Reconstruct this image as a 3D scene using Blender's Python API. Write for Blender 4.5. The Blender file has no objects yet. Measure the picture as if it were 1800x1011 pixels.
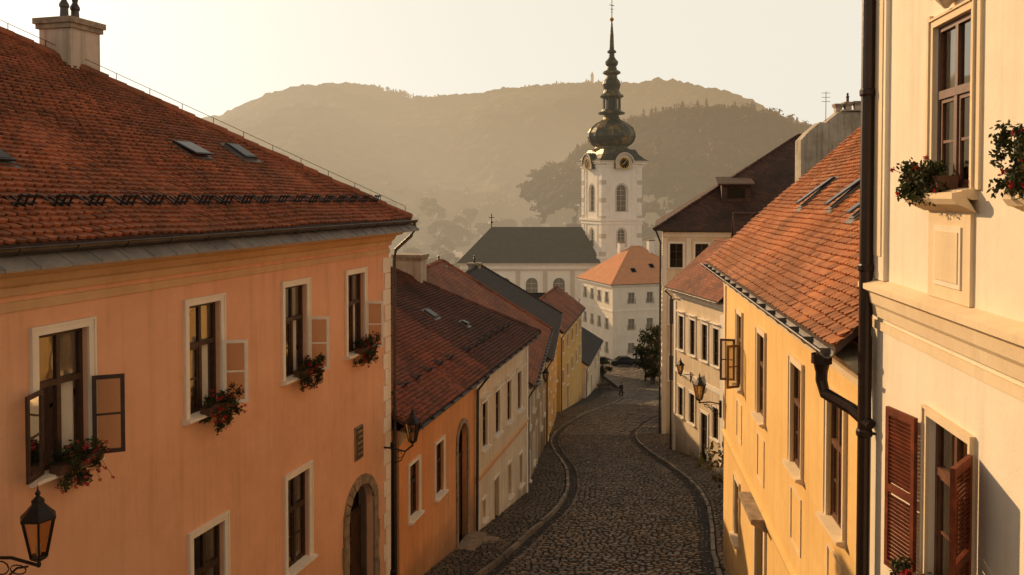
import bpy, math, random
from mathutils import Vector, Matrix, noise
R=random.Random(7)
scene=bpy.context.scene
COL=scene.collection
# ------------------------------------------------------------------ nodes
class G:
    def __init__(s,name):
        s.m=bpy.data.materials.new(name); s.m.use_nodes=True; s.t=s.m.node_tree; s.t.nodes.clear()
        s.out=s.t.nodes.new('ShaderNodeOutputMaterial')
    def n(self,t,ins=None,**p):
        nd=self.t.nodes.new('ShaderNode'+t)
        for k,v in p.items(): setattr(nd,k,v)
        for k,v in (ins or {}).items():
            i=nd.inputs[k]
            if isinstance(v,bpy.types.NodeSocket): self.t.links.new(v,i)
            else: i.default_value=v
        return nd
    def math(s,op,a,b=0.0,c=0.0,clamp=False):
        return s.n('Math',{0:a,1:b,2:c},operation=op,use_clamp=clamp).outputs[0]
    def mix(s,f,a,b,bt='MIX'):
        nd=s.n('Mix',data_type='RGBA',blend_type=bt)
        for i,v in ((0,f),(6,a),(7,b)):
            if isinstance(v,bpy.types.NodeSocket): s.t.links.new(v,nd.inputs[i])
            else: nd.inputs[i].default_value=(v if i==0 else (*v,1) if len(v)==3 else v)
        return nd.outputs[2]
    def ramp(s,f,lo,hi):
        return s.n('MapRange',{0:f,1:lo,2:hi,3:0.0,4:1.0},clamp=True).outputs[0]
    def noise(s,v,sc,d=4,r=.55):
        return s.n('TexNoise',{'Vector':v,'Scale':sc,'Detail':d,'Roughness':r}).outputs[0]
    def fin(s,sh,painted_haze=0.0):
        if painted_haze:  # aerial haze painted into the material as emission by world position, no real scattering
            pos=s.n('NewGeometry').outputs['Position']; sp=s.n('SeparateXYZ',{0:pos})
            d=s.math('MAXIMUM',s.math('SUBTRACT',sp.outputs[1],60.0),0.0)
            e=s.math('SUBTRACT',1.0,s.math('EXPONENT',s.math('DIVIDE',d,-430.0/painted_haze)))
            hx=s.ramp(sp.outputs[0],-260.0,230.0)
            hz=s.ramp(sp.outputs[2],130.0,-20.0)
            colr=s.mix(hx,(.81,.615,.385),(.56,.385,.21))  # sunward glow put into the haze colour, paler to the left
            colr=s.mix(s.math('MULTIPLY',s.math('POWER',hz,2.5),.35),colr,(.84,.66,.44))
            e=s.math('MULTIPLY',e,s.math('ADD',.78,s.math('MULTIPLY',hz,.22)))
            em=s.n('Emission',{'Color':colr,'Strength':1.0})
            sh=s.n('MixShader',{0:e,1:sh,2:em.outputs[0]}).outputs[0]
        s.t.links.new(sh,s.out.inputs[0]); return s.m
def wall_mat(name,c,c2,grime=(.12,.08,.05),gh=2.0,painted_haze=0,rough=.9,stain=.5):
    g=G(name); o=g.n('TexCoord').outputs['Object']
    sp=g.n('SeparateXYZ',{0:o})
    n1=g.noise(o,.55,7,.6); n2=g.noise(o,4.0,5,.6)
    mp=g.n('Mapping',{'Vector':o,'Scale':(3.5,3.5,.22)}).outputs[0]; st=g.noise(mp,1.3,5,.6)
    k=g.mix(g.ramp(n1,.35,.68),c,c2)
    k=g.mix(g.math('MULTIPLY',g.ramp(n2,.45,.8),.35),k,tuple(min(1,x*1.12) for x in c))
    k=g.mix(g.math('MULTIPLY',g.ramp(st,.50,.76),stain*.7),k,tuple(x*.62 for x in c2))
    if gh>0:
        gr=g.math('ADD',g.math('MULTIPLY',g.ramp(sp.outputs[2],gh+.3,0.3),1.1),g.math('SUBTRACT',n1,.75))
        gr=g.math('MULTIPLY',g.ramp(gr,0.0,.45),.75)
        k=g.mix(gr,k,grime)
    nb=g.noise(o,38,5,.65); nb2=g.noise(o,3.0,3)
    hh=g.math('ADD',g.math('MULTIPLY',nb,.4),nb2)
    b=g.n('Bump',{'Strength':.35,'Distance':.02,'Height':hh}).outputs[0]
    p=g.n('BsdfPrincipled',{'Base Color':k,'Roughness':rough,'Normal':b,'Specular IOR Level':.2})
    return g.fin(p.outputs[0],painted_haze)
def plain(name,c,rough=.6,metal=0,var=.25,sc=6.0,painted_haze=0,spec=.5,bump=.15):
    g=G(name); o=g.n('TexCoord').outputs['Object']
    n1=g.noise(o,sc,6,.6)
    k=g.mix(g.ramp(n1,.3,.7),tuple(x*(1-var) for x in c),tuple(min(1,x*(1+var)) for x in c))
    b=g.n('Bump',{'Strength':bump,'Distance':.01,'Height':g.noise(o,sc*6,3)}).outputs[0]
    p=g.n('BsdfPrincipled',{'Base Color':k,'Roughness':rough,'Metallic':metal,'Normal':b,'Specular IOR Level':spec})
    return g.fin(p.outputs[0],painted_haze)
def tile_mat(name,c1,c2,dark,lich=.5,painted_haze=0):
    g=G(name); o=g.n('TexCoord').outputs['Object']; ri=g.n('NewGeometry').outputs['Random Per Island']
    k=g.mix(ri,c1,c2)
    n1=g.noise(o,.9,8,.65); n2=g.noise(o,9,5,.6); n3=g.noise(o,.28,5,.6)
    k=g.mix(g.math('MULTIPLY',g.ramp(n1,.42,.62),lich),k,dark)
    k=g.mix(g.math('MULTIPLY',g.ramp(n3,.46,.62),.5),k,tuple(x*1.2 for x in dark))
    k=g.mix(g.math('MULTIPLY',g.ramp(n2,.5,.72),.6),k,tuple(x*.6 for x in dark))
    r2=g.math('FRACT',g.math('MULTIPLY',ri,37.3))
    k=g.mix(g.math('MULTIPLY',g.ramp(r2,.78,.84),.5),k,tuple(x*.8 for x in dark))
    b=g.n('Bump',{'Strength':.5,'Distance':.01,'Height':g.noise(o,40,4)}).outputs[0]
    p=g.n('BsdfPrincipled',{'Base Color':k,'Roughness':.8,'Normal':b,'Specular IOR Level':.3})
    return g.fin(p.outputs[0],painted_haze)
def roofpat_mat(name,c1,c2,dark,row=.12,colw=.2,painted_haze=0,lich=.5):
    g=G(name); o=g.n('TexCoord').outputs['Object']; sp=g.n('SeparateXYZ',{0:o})
    zz=g.math('DIVIDE',sp.outputs[2],row); xx=g.math('DIVIDE',g.math('ADD',sp.outputs[0],sp.outputs[1]),colw)
    fz=g.math('FLOOR',zz); xo=g.math('ADD',xx,g.math('MULTIPLY',fz,.5)); fx=g.math('FLOOR',xo)
    cv=g.n('CombineXYZ',{0:fx,1:fz,2:0.0}).outputs[0]
    wn=g.n('TexWhiteNoise',{'Vector':cv},noise_dimensions='3D').outputs[0]
    k=g.mix(wn,c1,c2)
    n1=g.noise(o,.5,7,.65)
    k=g.mix(g.math('MULTIPLY',g.ramp(n1,.42,.66),lich),k,dark)
    h=g.math('FRACT',zz); k=g.mix(g.math('MULTIPLY',g.ramp(h,.25,0.0),.5),k,tuple(x*.35 for x in dark))
    hx=g.math('ABSOLUTE',g.math('SUBTRACT',g.math('FRACT',xo),.5))
    hh=g.math('SUBTRACT',g.math('SUBTRACT',1.0,h),g.math('MULTIPLY',hx,.7))
    b=g.n('Bump',{'Strength':.9,'Distance':.05,'Height':hh}).outputs[0]
    p=g.n('BsdfPrincipled',{'Base Color':k,'Roughness':.8,'Normal':b,'Specular IOR Level':.3})
    return g.fin(p.outputs[0],painted_haze)
def glass_mat(name,dark=False,painted_haze=0):
    g=G(name); o=g.n('TexCoord').outputs['Object']
    b=g.n('Bump',{'Strength':.10,'Distance':.02,'Height':g.noise(o,2.5,2)}).outputs[0]
    if dark:
        p=g.n('BsdfPrincipled',{'Base Color':(.018,.014,.011,1),'Roughness':.1,'Normal':b,'Specular IOR Level':.22,'IOR':1.3})
        return g.fin(p.outputs[0],painted_haze)
    fr=g.n('Fresnel',{'IOR':1.5,'Normal':b}).outputs[0]
    gl=g.n('BsdfGlossy',{'Color':(1,.93,.82,1),'Roughness':.03,'Normal':b}); tr=g.n('BsdfTransparent',{'Color':(.70,.66,.58,1)})
    return g.fin(g.n('MixShader',{0:g.math('ADD',g.math('MULTIPLY',fr,1.3),.12,clamp=True),1:tr.outputs[0],2:gl.outputs[0]}).outputs[0],painted_haze)
def leaf_mat(name,c1,c2,painted_haze=0):
    g=G(name); ri=g.n('NewGeometry').outputs['Random Per Island']
    k=g.mix(ri,c1,c2)
    d=g.n('BsdfPrincipled',{'Base Color':k,'Roughness':.65,'Specular IOR Level':.25}); t=g.n('BsdfTranslucent',{'Color':k})
    return g.fin(g.n('MixShader',{0:.3,1:d.outputs[0],2:t.outputs[0]}).outputs[0],painted_haze)
def stone_mat(name,c1,c2,painted_haze=0,rough=.45):
    g=G(name); o=g.n('TexCoord').outputs['Object']; ri=g.n('NewGeometry').outputs['Random Per Island']
    k=g.mix(ri,c1,c2); n=g.noise(o,.35,5); k=g.mix(g.math('MULTIPLY',g.ramp(n,.4,.65),.5),k,tuple(x*.55 for x in c1))
    r2=g.math('FRACT',g.math('MULTIPLY',ri,23.7)); k=g.mix(g.math('MULTIPLY',g.ramp(r2,.85,.9),.5),k,tuple(min(1,x*1.6) for x in c2))
    b=g.n('Bump',{'Strength':.6,'Distance':.01,'Height':g.noise(o,25,4)}).outputs[0]
    p=g.n('BsdfPrincipled',{'Base Color':k,'Roughness':rough,'Normal':b,'Specular IOR Level':.5})
    return g.fin(p.outputs[0],painted_haze)
def forest_mat(name,c1,c2,painted_haze,sc=.05,mead=.35):
    g=G(name); o=g.n('TexCoord').outputs['Object']
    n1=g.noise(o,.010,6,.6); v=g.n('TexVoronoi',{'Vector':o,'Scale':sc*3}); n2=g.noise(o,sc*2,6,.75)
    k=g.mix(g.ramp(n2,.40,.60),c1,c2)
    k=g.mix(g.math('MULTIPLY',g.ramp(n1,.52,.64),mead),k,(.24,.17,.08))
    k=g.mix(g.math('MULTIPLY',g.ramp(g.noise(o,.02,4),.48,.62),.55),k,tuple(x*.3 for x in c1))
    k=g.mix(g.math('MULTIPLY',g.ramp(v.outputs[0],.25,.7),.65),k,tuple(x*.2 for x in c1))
    b=g.n('Bump',{'Strength':1.0,'Distance':8.0,'Height':n2}).outputs[0]
    p=g.n('BsdfPrincipled',{'Base Color':k,'Roughness':.95,'Normal':b,'Specular IOR Level':.05})
    return g.fin(p.outputs[0],painted_haze)
M={}
M['pink']=wall_mat('pink_plaster',(.80,.455,.28),(.70,.37,.215),gh=2.0,stain=.5)
M['orange']=wall_mat('orange_plaster',(.74,.34,.14),(.62,.27,.105),grime=(.22,.14,.08),gh=3.6,stain=.7)
M['cream']=wall_mat('cream_plaster',(.75,.61,.44),(.60,.46,.31),grime=(.2,.14,.09),gh=2.8,stain=.9)
M['peel']=wall_mat('peeling_plaster',(.50,.38,.26),(.34,.25,.16),gh=3.6,stain=1)
M['yellow']=wall_mat('yellow_plaster',(.80,.53,.21),(.71,.44,.16),grime=(.3,.2,.1),gh=2.5,stain=.55)
M['bcream']=wall_mat('ivory_plaster',(.80,.71,.57),(.72,.62,.47),gh=.5,stain=.45)
M['trim']=wall_mat('white_trim',(.86,.78,.67),(.77,.68,.56),gh=0,stain=.4)
M['btrim']=wall_mat('sand_trim',(.77,.62,.42),(.69,.53,.34),gh=0,stain=.4)
M['cornice']=wall_mat('ochre_cornice',(.68,.46,.27),(.58,.37,.20),gh=0,stain=.4)
M['grey']=wall_mat('grey_stucco',(.50,.43,.34),(.22,.18,.13),gh=1,stain=1.3)
M['white']=wall_mat('white_far_plaster',(.76,.68,.57),(.66,.57,.47),gh=1.0,painted_haze=.5)
M['churchwall']=wall_mat('church_white_plaster',(.78,.72,.64),(.69,.62,.54),gh=1.0,painted_haze=.5,stain=.25)
M['churchstone']=wall_mat('church_sandstone',(.50,.42,.34),(.42,.34,.27),gh=0,painted_haze=.5)
M['oldyellow']=wall_mat('old_yellow_plaster',(.68,.45,.17),(.55,.35,.13),gh=2.4,stain=.8)
M['chim']=wall_mat('chimney_plaster',(.58,.48,.38),(.36,.28,.20),gh=0,stain=1.3)
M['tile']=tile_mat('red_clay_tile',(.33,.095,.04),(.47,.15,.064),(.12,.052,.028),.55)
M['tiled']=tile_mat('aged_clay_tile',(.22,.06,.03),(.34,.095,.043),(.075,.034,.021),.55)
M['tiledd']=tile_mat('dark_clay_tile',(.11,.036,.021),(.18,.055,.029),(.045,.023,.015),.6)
M['tiley']=tile_mat('orange_clay_tile',(.45,.15,.05),(.59,.215,.075),(.19,.078,.033),.5)
M['rp_red']=roofpat_mat('far_red_tiles',(.22,.07,.033),(.34,.11,.048),(.07,.034,.02),lich=.8)
M['rp_or']=roofpat_mat('far_orange_tiles',(.50,.17,.05),(.62,.22,.07),(.34,.12,.05),painted_haze=.5,row=.2,colw=.3,lich=.3)
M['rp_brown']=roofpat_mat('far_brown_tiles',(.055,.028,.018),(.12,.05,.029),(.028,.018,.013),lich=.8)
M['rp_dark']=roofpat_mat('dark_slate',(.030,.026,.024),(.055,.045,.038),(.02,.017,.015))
M['rp_church']=roofpat_mat('church_slate',(.030,.033,.027),(.042,.046,.037),(.025,.027,.022),row=.5,colw=.8,painted_haze=.35)
M['rp_far']=roofpat_mat('hazy_tiles',(.30,.12,.06),(.38,.16,.08),(.2,.08,.04),row=.3,painted_haze=1.6)
M['wallfar']=wall_mat('hazy_cottage_plaster',(.62,.52,.40),(.5,.42,.32),gh=0,painted_haze=1.5)
M['metal']=plain('zinc_metal',(.16,.14,.125),.5,.6,.3,3)
M['ledge']=plain('weathered_zinc_sheet',(.22,.20,.18),.6,.2,.35,3)
M['gutter']=plain('gutter_metal',(.08,.066,.056),.45,.6,.35,4)
M['iron']=plain('black_iron',(.018,.015,.013),.45,.5,.3,10)
M['pipe']=plain('brown_pipe',(.030,.015,.010),.4,.3,.3,3)
M['wood']=plain('dark_brown_wood',(.045,.02,.011),.5,0,.4,8)
M['woodr']=plain('red_brown_window_wood',(.12,.045,.02),.5,0,.35,8)
M['woodl']=plain('pale_painted_wood',(.88,.78,.66),.6,0,.08,8)
M['shut']=plain('rust_brown_shutter',(.155,.036,.014),.6,0,.45,6,spec=.2)
M['door']=plain('old_door_wood',(.05,.022,.012),.6,0,.4,5)
M['curt']=plain('white_curtain',(.74,.67,.56),.9,0,.1,3)
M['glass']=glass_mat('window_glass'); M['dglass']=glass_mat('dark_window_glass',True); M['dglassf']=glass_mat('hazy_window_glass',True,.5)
M['woodf']=plain('far_frame_paint',(.30,.24,.18),.7,0,.2,3,painted_haze=.5)
M['stonearch']=plain('arch_stone',(.27,.20,.135),.85,0,.4,5,bump=.6)
M['cobble']=stone_mat('cobblestone',(.060,.048,.037),(.20,.155,.112))
M['cobble2']=stone_mat('pavement_stone',(.05,.04,.03),(.14,.11,.078))
M['gutst']=stone_mat('gutter_stone',(.045,.036,.028),(.09,.07,.052))
M['kerb']=stone_mat('kerb_stone',(.12,.092,.065),(.24,.185,.13),rough=.6)
M['mortar']=plain('dark_mortar',(.022,.017,.013),.95,0,.4,2)
M['earth']=plain('earth_ground',(.07,.055,.03),.95,0,.4,.3)
M['earthf']=plain('valley_ground',(.07,.06,.03),.95,0,.4,.05,painted_haze=1.2)
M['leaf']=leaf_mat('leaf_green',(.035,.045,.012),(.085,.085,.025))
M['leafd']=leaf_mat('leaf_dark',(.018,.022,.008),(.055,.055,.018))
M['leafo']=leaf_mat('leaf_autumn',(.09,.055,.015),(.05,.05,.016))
M['leaff']=leaf_mat('leaf_hazy',(.03,.026,.008),(.12,.078,.026),painted_haze=.8)
M['flower']=leaf_mat('geranium_red',(.30,.010,.010),(.55,.025,.022))
M['flowerp']=leaf_mat('geranium_pink',(.38,.03,.045),(.60,.09,.10))
M['bark']=plain('bark',(.06,.04,.025),.9,0,.4,6,bump=.6)
M['barkf']=plain('hazy_bark',(.06,.04,.025),.9,0,.4,6,painted_haze=1.5)
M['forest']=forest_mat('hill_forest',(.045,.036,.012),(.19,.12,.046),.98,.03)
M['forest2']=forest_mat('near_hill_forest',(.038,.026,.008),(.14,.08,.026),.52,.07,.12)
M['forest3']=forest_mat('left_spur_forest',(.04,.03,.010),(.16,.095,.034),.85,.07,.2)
M['leafh']=leaf_mat('hill_tree_leaf',(.03,.022,.007),(.13,.07,.022),painted_haze=.5)
M['leafh2']=leaf_mat('far_ridge_leaf',(.03,.024,.009),(.11,.07,.024),painted_haze=.92)
M['gold']=plain('gilded_metal',(.55,.32,.08),.35,.9,.2,3)
M['terra']=plain('dark_planter',(.10,.045,.025),.8,0,.2,6)
M['skin']=plain('skin',(.45,.25,.16),.6); M['cloth']=plain('dark_coat_cloth',(.02,.017,.016),.9); M['hair']=plain('hair',(.02,.012,.008),.7)
M['carp']=plain('dark_car_paint',(.025,.028,.032),.25,.4,.05,1,bump=0); M['rub']=plain('rubber',(.015,.015,.015),.8); M['lampg']=plain('headlight_glass',(.6,.6,.55),.1)
M['sign']=plain('bronze_plaque',(.10,.065,.035),.6,.4,.4,9,bump=.8)
g=G('bronze_patina'); o=g.n('TexCoord').outputs['Object']; n=g.noise(o,.35,6,.65)
k=g.mix(g.ramp(n,.47,.62),(.026,.036,.024),(.26,.16,.04)); k=g.mix(g.ramp(g.noise(o,1.5,4),.42,.62),k,(.016,.022,.015))
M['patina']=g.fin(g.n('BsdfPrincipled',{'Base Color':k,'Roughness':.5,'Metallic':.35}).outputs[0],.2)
# ------------------------------------------------------------------ mesh builder
class MB:
    def __init__(s): s.v=[];s.f=[];s.m=[];s.ml=[]
    def mi(s,mat):
        if mat not in s.ml: s.ml.append(mat)
        return s.ml.index(mat)
    def poly(s,pts,mat):
        n=len(s.v); s.v.extend([tuple(p) for p in pts]); s.f.append(tuple(range(n,n+len(pts)))); s.m.append(s.mi(mat))
    def faces(s,vs,fs,mat):
        n=len(s.v); s.v.extend([tuple(p) for p in vs]); i=s.mi(mat)
        for f in fs: s.f.append(tuple(n+a for a in f)); s.m.append(i)
    def box(s,x0,x1,y0,y1,z0,z1,mat,T=None):
        vs=[Vector(p) for p in ((x0,y0,z0),(x1,y0,z0),(x1,y1,z0),(x0,y1,z0),(x0,y0,z1),(x1,y0,z1),(x1,y1,z1),(x0,y1,z1))]
        if T is not None: vs=[T@v for v in vs]
        s.faces(vs,[(0,3,2,1),(4,5,6,7),(0,1,5,4),(1,2,6,5),(2,3,7,6),(3,0,4,7)],mat)
    def extr(s,prof,x0,x1,mat,T=None):
        n=len(prof); vs=[Vector((x0,p[0],p[1])) for p in prof]+[Vector((x1,p[0],p[1])) for p in prof]
        if T is not None: vs=[T@v for v in vs]
        fs=[(i,(i+1)%n,n+(i+1)%n,n+i) for i in range(n)]+[tuple(range(n))[::-1],tuple(range(n,2*n))]
        s.faces(vs,fs,mat)
    def tube(s,pts,r,mat,seg=8,r2=None):
        pts=[Vector(p) for p in pts]; vs=[];fs=[]; N=len(pts)
        for i,p in enumerate(pts):
            d=(pts[min(i+1,N-1)]-pts[max(i-1,0)]).normalized()
            up=Vector((0,0,1)) if abs(d.z)<.95 else Vector((1,0,0))
            a=d.cross(up).normalized(); b=d.cross(a)
            rr=r if r2 is None else r+(r2-r)*i/(N-1)
            for j in range(seg):
                t=2*math.pi*j/seg; vs.append(p+a*math.cos(t)*rr+b*math.sin(t)*rr)
        for i in range(N-1):
            for j in range(seg): fs.append((i*seg+j,i*seg+(j+1)%seg,(i+1)*seg+(j+1)%seg,(i+1)*seg+j))
        fs.append(tuple(range(seg))[::-1]); fs.append(tuple(range((N-1)*seg,N*seg)))
        s.faces(vs,fs,mat)
    def lathe(s,prof,c,seg,mat,rot=0.0):
        vs=[];fs=[]; c=Vector(c)
        for r,z in prof:
            for j in range(seg):
                t=2*math.pi*j/seg+rot; vs.append((c.x+r*math.cos(t),c.y+r*math.sin(t),c.z+z))
        for i in range(len(prof)-1):
            for j in range(seg): fs.append((i*seg+j,i*seg+(j+1)%seg,(i+1)*seg+(j+1)%seg,(i+1)*seg+j))
        fs.append(tuple(range(seg))[::-1]); fs.append(tuple(range((len(prof)-1)*seg,len(prof)*seg)))
        s.faces(vs,fs,mat)
    def leaves(s,c,rad,n,size,mat,rng=R,shell=.4):
        for _ in range(n):
            d=Vector((rng.gauss(0,1),rng.gauss(0,1),rng.gauss(0,1))).normalized()*(shell+(1-shell)*rng.random())
            p=Vector((c[0]+d.x*rad[0],c[1]+d.y*rad[1],c[2]+d.z*rad[2]))
            a=Vector((rng.gauss(0,1),rng.gauss(0,1),rng.gauss(0,1))).normalized(); b=a.orthogonal().normalized()
            z=size*(.6+.8*rng.random()); w=z*.6
            s.poly([p-a*z,p+b*w*.8-a*z*.1,p+a*z,p-b*w*.8+a*z*.2],mat)
    def mesh(s,name,smooth=False):
        me=bpy.data.meshes.new(name); me.from_pydata(s.v,[],s.f)
        for k in s.ml: me.materials.append(M[k])
        me.polygons.foreach_set('material_index',s.m)
        if smooth: me.polygons.foreach_set('use_smooth',[True]*len(s.f))
        me.update(); return me
def add(name,me,parent=None,T=None):
    if isinstance(me,MB): me=me.mesh(name)
    ob=bpy.data.objects.new(name,me); COL.objects.link(ob)
    if parent: ob.parent=parent
    if T is not None: ob.matrix_basis=T
    return ob
def tag(ob,label,cat,group=None):
    ob['label']=label; ob['category']=cat
    if group: ob['group']=group
    return ob
def struct(ob): ob['kind']='structure'; return ob
def TR(x,y,z,a=0.0): return Matrix.Translation((x,y,z))@Matrix.Rotation(a,4,'Z')
# ------------------------------------------------------------------ ground profile
GP=[(-60,3.5),(0,-6.6),(100,-23.8),(125,-26.6),(150,-28.4),(190,-30),(4000,-30)]
def lin(tab,y):
    if y<=tab[0][0]: return tab[0][1]
    for (a,b),(c,d) in zip(tab,tab[1:]):
        if y<=c: return b+(d-b)*(y-a)/(c-a)
    return tab[-1][1]
def zg(y): return lin(GP,y)
XLt=[(0,-4.5),(22,-1.4),(25,-.45),(29.4,.75),(33,1.75),(37.1,2.45),(43.6,2.85),(50,2.55),(55,2.5),(60,2.9),(66,3.9),(78,6.6),(92.5,11.2),(105,14),(125,13.7),(150,11),(170,9)]
XRt=[(0,3.4),(24.3,5.85),(30.3,7.15),(34,7.9),(38.5,8.4),(44,8.45),(50,8.2),(56,8.3),(61,8.9),(69.7,11.3),(79,14.6),(88,18.5),(97,25),(103,42),(150,42)]
def sm(tab,y): return (lin(tab,y-1.6)+lin(tab,y-.8)+lin(tab,y)+lin(tab,y+.8)+lin(tab,y+1.6))/5
XL=lambda y:sm(XLt,y); XR=lambda y:sm(XRt,y)
# ------------------------------------------------------------------ windows
def sash(mb,x0,x1,z0,z1,y,mat,fw=.045,bars=1,th=.045):
    mb.box(x0,x0+fw,y,y+th,z0,z1,mat); mb.box(x1-fw,x1,y,y+th,z0,z1,mat)
    mb.box(x0+fw,x1-fw,y,y+th,z0,z0+fw,mat); mb.box(x0+fw,x1-fw,y,y+th,z1-fw,z1,mat)
    for i in range(bars):
        z=z0+(z1-z0)*(i+1)/(bars+1); mb.box(x0+fw,x1-fw,y+.008,y+th-.008,z-.014,z+.014,mat)
WC={}
def window_set(kind,w,h,o):
    key=(kind,round(w,2),round(h,2),repr(sorted(o.items())))
    if key in WC: return WC[key]
    fm=o.get('frame','wood'); sm_=o.get('sur','trim'); rd=o.get('rd',.12); gl=o.get('glass','glass'); sw=o.get('sw',.12)
    L=[]; r=MB()
    a=w/2
    if kind=='casement':
        sash(r,-a,a,0,h,rd,fm,.055,0,.08)
        tz=h*o.get('tr',.63)
        r.box(-a+.055,a-.055,rd-.01,rd+.07,tz-.04,tz+.04,fm)
        r.box(-.035,.035,rd-.005,rd+.065,.055,tz-.04,fm); r.box(-.03,.03,rd,rd+.06,tz+.04,h-.055,fm)
        opn=o.get('open',()); sides=[q[0] for q in opn]
        gm=MB()
        for side in (0,1):
            x0,x1=(-a+.055,-.035) if side==0 else (.035,a-.055)
            if ('L','R')[side] not in sides:
                sash(r,x0+.002,x1-.002,.057,tz-.042,rd+.012,fm,.038,1,.04)
                gm.poly([(x0,rd+.03,.05),(x1,rd+.03,.05),(x1,rd+.03,tz-.03),(x0,rd+.03,tz-.03)],gl)
            gm.poly([(x0,rd+.03,tz+.03),(x1,rd+.03,tz+.03),(x1,rd+.03,h-.05),(x0,rd+.03,h-.05)],gl)
        L.append(('window',r.mesh('window'),None)); L.append(('window_glass',gm.mesh('window_glass'),None))
        for sd,ang,cm in opn:
            cw=a-.02; ch=tz-.06; c=MB(); s=1 if sd=='L' else -1
            xx=(0,cw) if s==1 else (-cw,0)
            sash(c,xx[0],xx[1],0,ch,0,cm,.055,1,.035); c.poly([(xx[0]+.03,.017,.03),(xx[1]-.03,.017,.03),(xx[1]-.03,.017,ch-.03),(xx[0]+.03,.017,ch-.03)],'glass')
            th=-math.radians(ang)*s
            L.append(('casement_leaf',c.mesh('casement_leaf'),TR(-s*(a+.01),-.06,.05,th)))
        if o.get('curtain',True):
            c=MB(); K=10
            for sgn in (-1,1):
                x0=sgn*(a-.04); x1=sgn*a*o.get('cur',.25)
                for i in range(K):
                    t0=i/K;t1=(i+1)/K; y0=rd+.13+.03*math.sin(i*2.1); y1=rd+.13+.03*math.sin((i+1)*2.1)
                    xa=x0+(x1-x0)*t0; xb=x0+(x1-x0)*t1
                    c.poly([(xa,y0,.02),(xb,y1,.02),(xb,y1,h),(xa,y0,h)],'curt')
            L.append(('curtain',c.mesh('curtain'),None))
    else:
        arch=o.get('arch',0)
        def pts(ins,y):
            if not arch: return [(-a+ins,y,ins),(a-ins,y,ins),(a-ins,y,h-ins),(-a+ins,y,h-ins)]
            P=[(-a+ins,y,ins),(a-ins,y,ins)]
            for i in range(9):
                t=math.pi*i/8; P.append(((a-ins)*math.cos(t),y,h-arch+(arch-ins)*math.sin(t)))
            return P
        r.poly(pts(0,rd+.03),gl)
        r.box(-.03,.03,rd-.005,rd+.028,.0,h-.04,fm)
        if not arch: sash(r,-a,a,0,h,rd-.01,fm,.06,o.get('bars',2),.05)
        else:
            for i in range(o.get('bars',2)):
                z=(h-arch)*(i+1)/(o.get('bars',2)); r.box(-a,a,rd-.01,rd+.022,z-.03,z+.03,fm)
        L.append(('window',r.mesh('window'),None))
    if sw:
        s_=MB(); q=.035; arch=o.get('arch',0)
        if arch:
            s_.box(-a-sw,-a,-q,0.0,0,h-arch,sm_); s_.box(a,a+sw,-q,0.0,0,h-arch,sm_)
            N=10
            for i in range(N):
                t0=math.pi*i/N;t1=math.pi*(i+1)/N
                def pt(t,e): return ((a+e)*math.cos(t),h-arch+(arch+e)*math.sin(t))
                A,B,C,D=pt(t0,0),pt(t0,sw),pt(t1,sw),pt(t1,0)
                vs=[(p[0],-q,p[1]) for p in (A,B,C,D)]+[(p[0],0.0,p[1]) for p in (A,B,C,D)]
                s_.faces(vs,[(3,2,1,0),(1,2,6,5),(0,1,5,4),(3,0,4,7),(2,3,7,6)],sm_)
        else:
            s_.box(-a-sw,-a,-q,0.0,0,h,sm_); s_.box(a,a+sw,-q,0.0,0,h,sm_); s_.box(-a-sw,a+sw,-q,0.0,h,h+sw,sm_)
            s_.box(-a-sw,-a-sw*.75,-q-.018,-q,0,h+sw,sm_); s_.box(a+sw*.75,a+sw,-q-.018,-q,0,h+sw,sm_); s_.box(-a-sw*.75,a+sw*.75,-q-.018,-q,h+sw*.75,h+sw,sm_)
            if o.get('hood'):
                s_.extr([(-.03,h+sw+.16),(-.20,h+sw+.16),(-.20,h+sw+.12),(-.06,h+sw+.05),(-.0,h+sw+.03),(0,h+sw+.16)],-a-sw-.06,a+sw+.06,sm_)
        L.append(('window_surround',s_.mesh('window_surround'),None))
    if o.get('sill',True):
        s_=MB(); s_.extr([(rd,.02),(-.14,-.005),(-.14,-.05),(-.05,-.09),(0,-.09),(rd,-.002)][::-1],-a-sw-.03,a+sw+.03,o.get('sillm',sm_))
        L.append(('window_sill',s_.mesh('window_sill'),None))
    WC[key]=L; return L
def place_window(parent,T,kind,w,h,o):
    L=window_set(kind,w,h,o); root=add(L[0][0],L[0][1],parent,T)
    for n_,me,t in L[1:]: add(n_,me,root,t)
    return root
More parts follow.
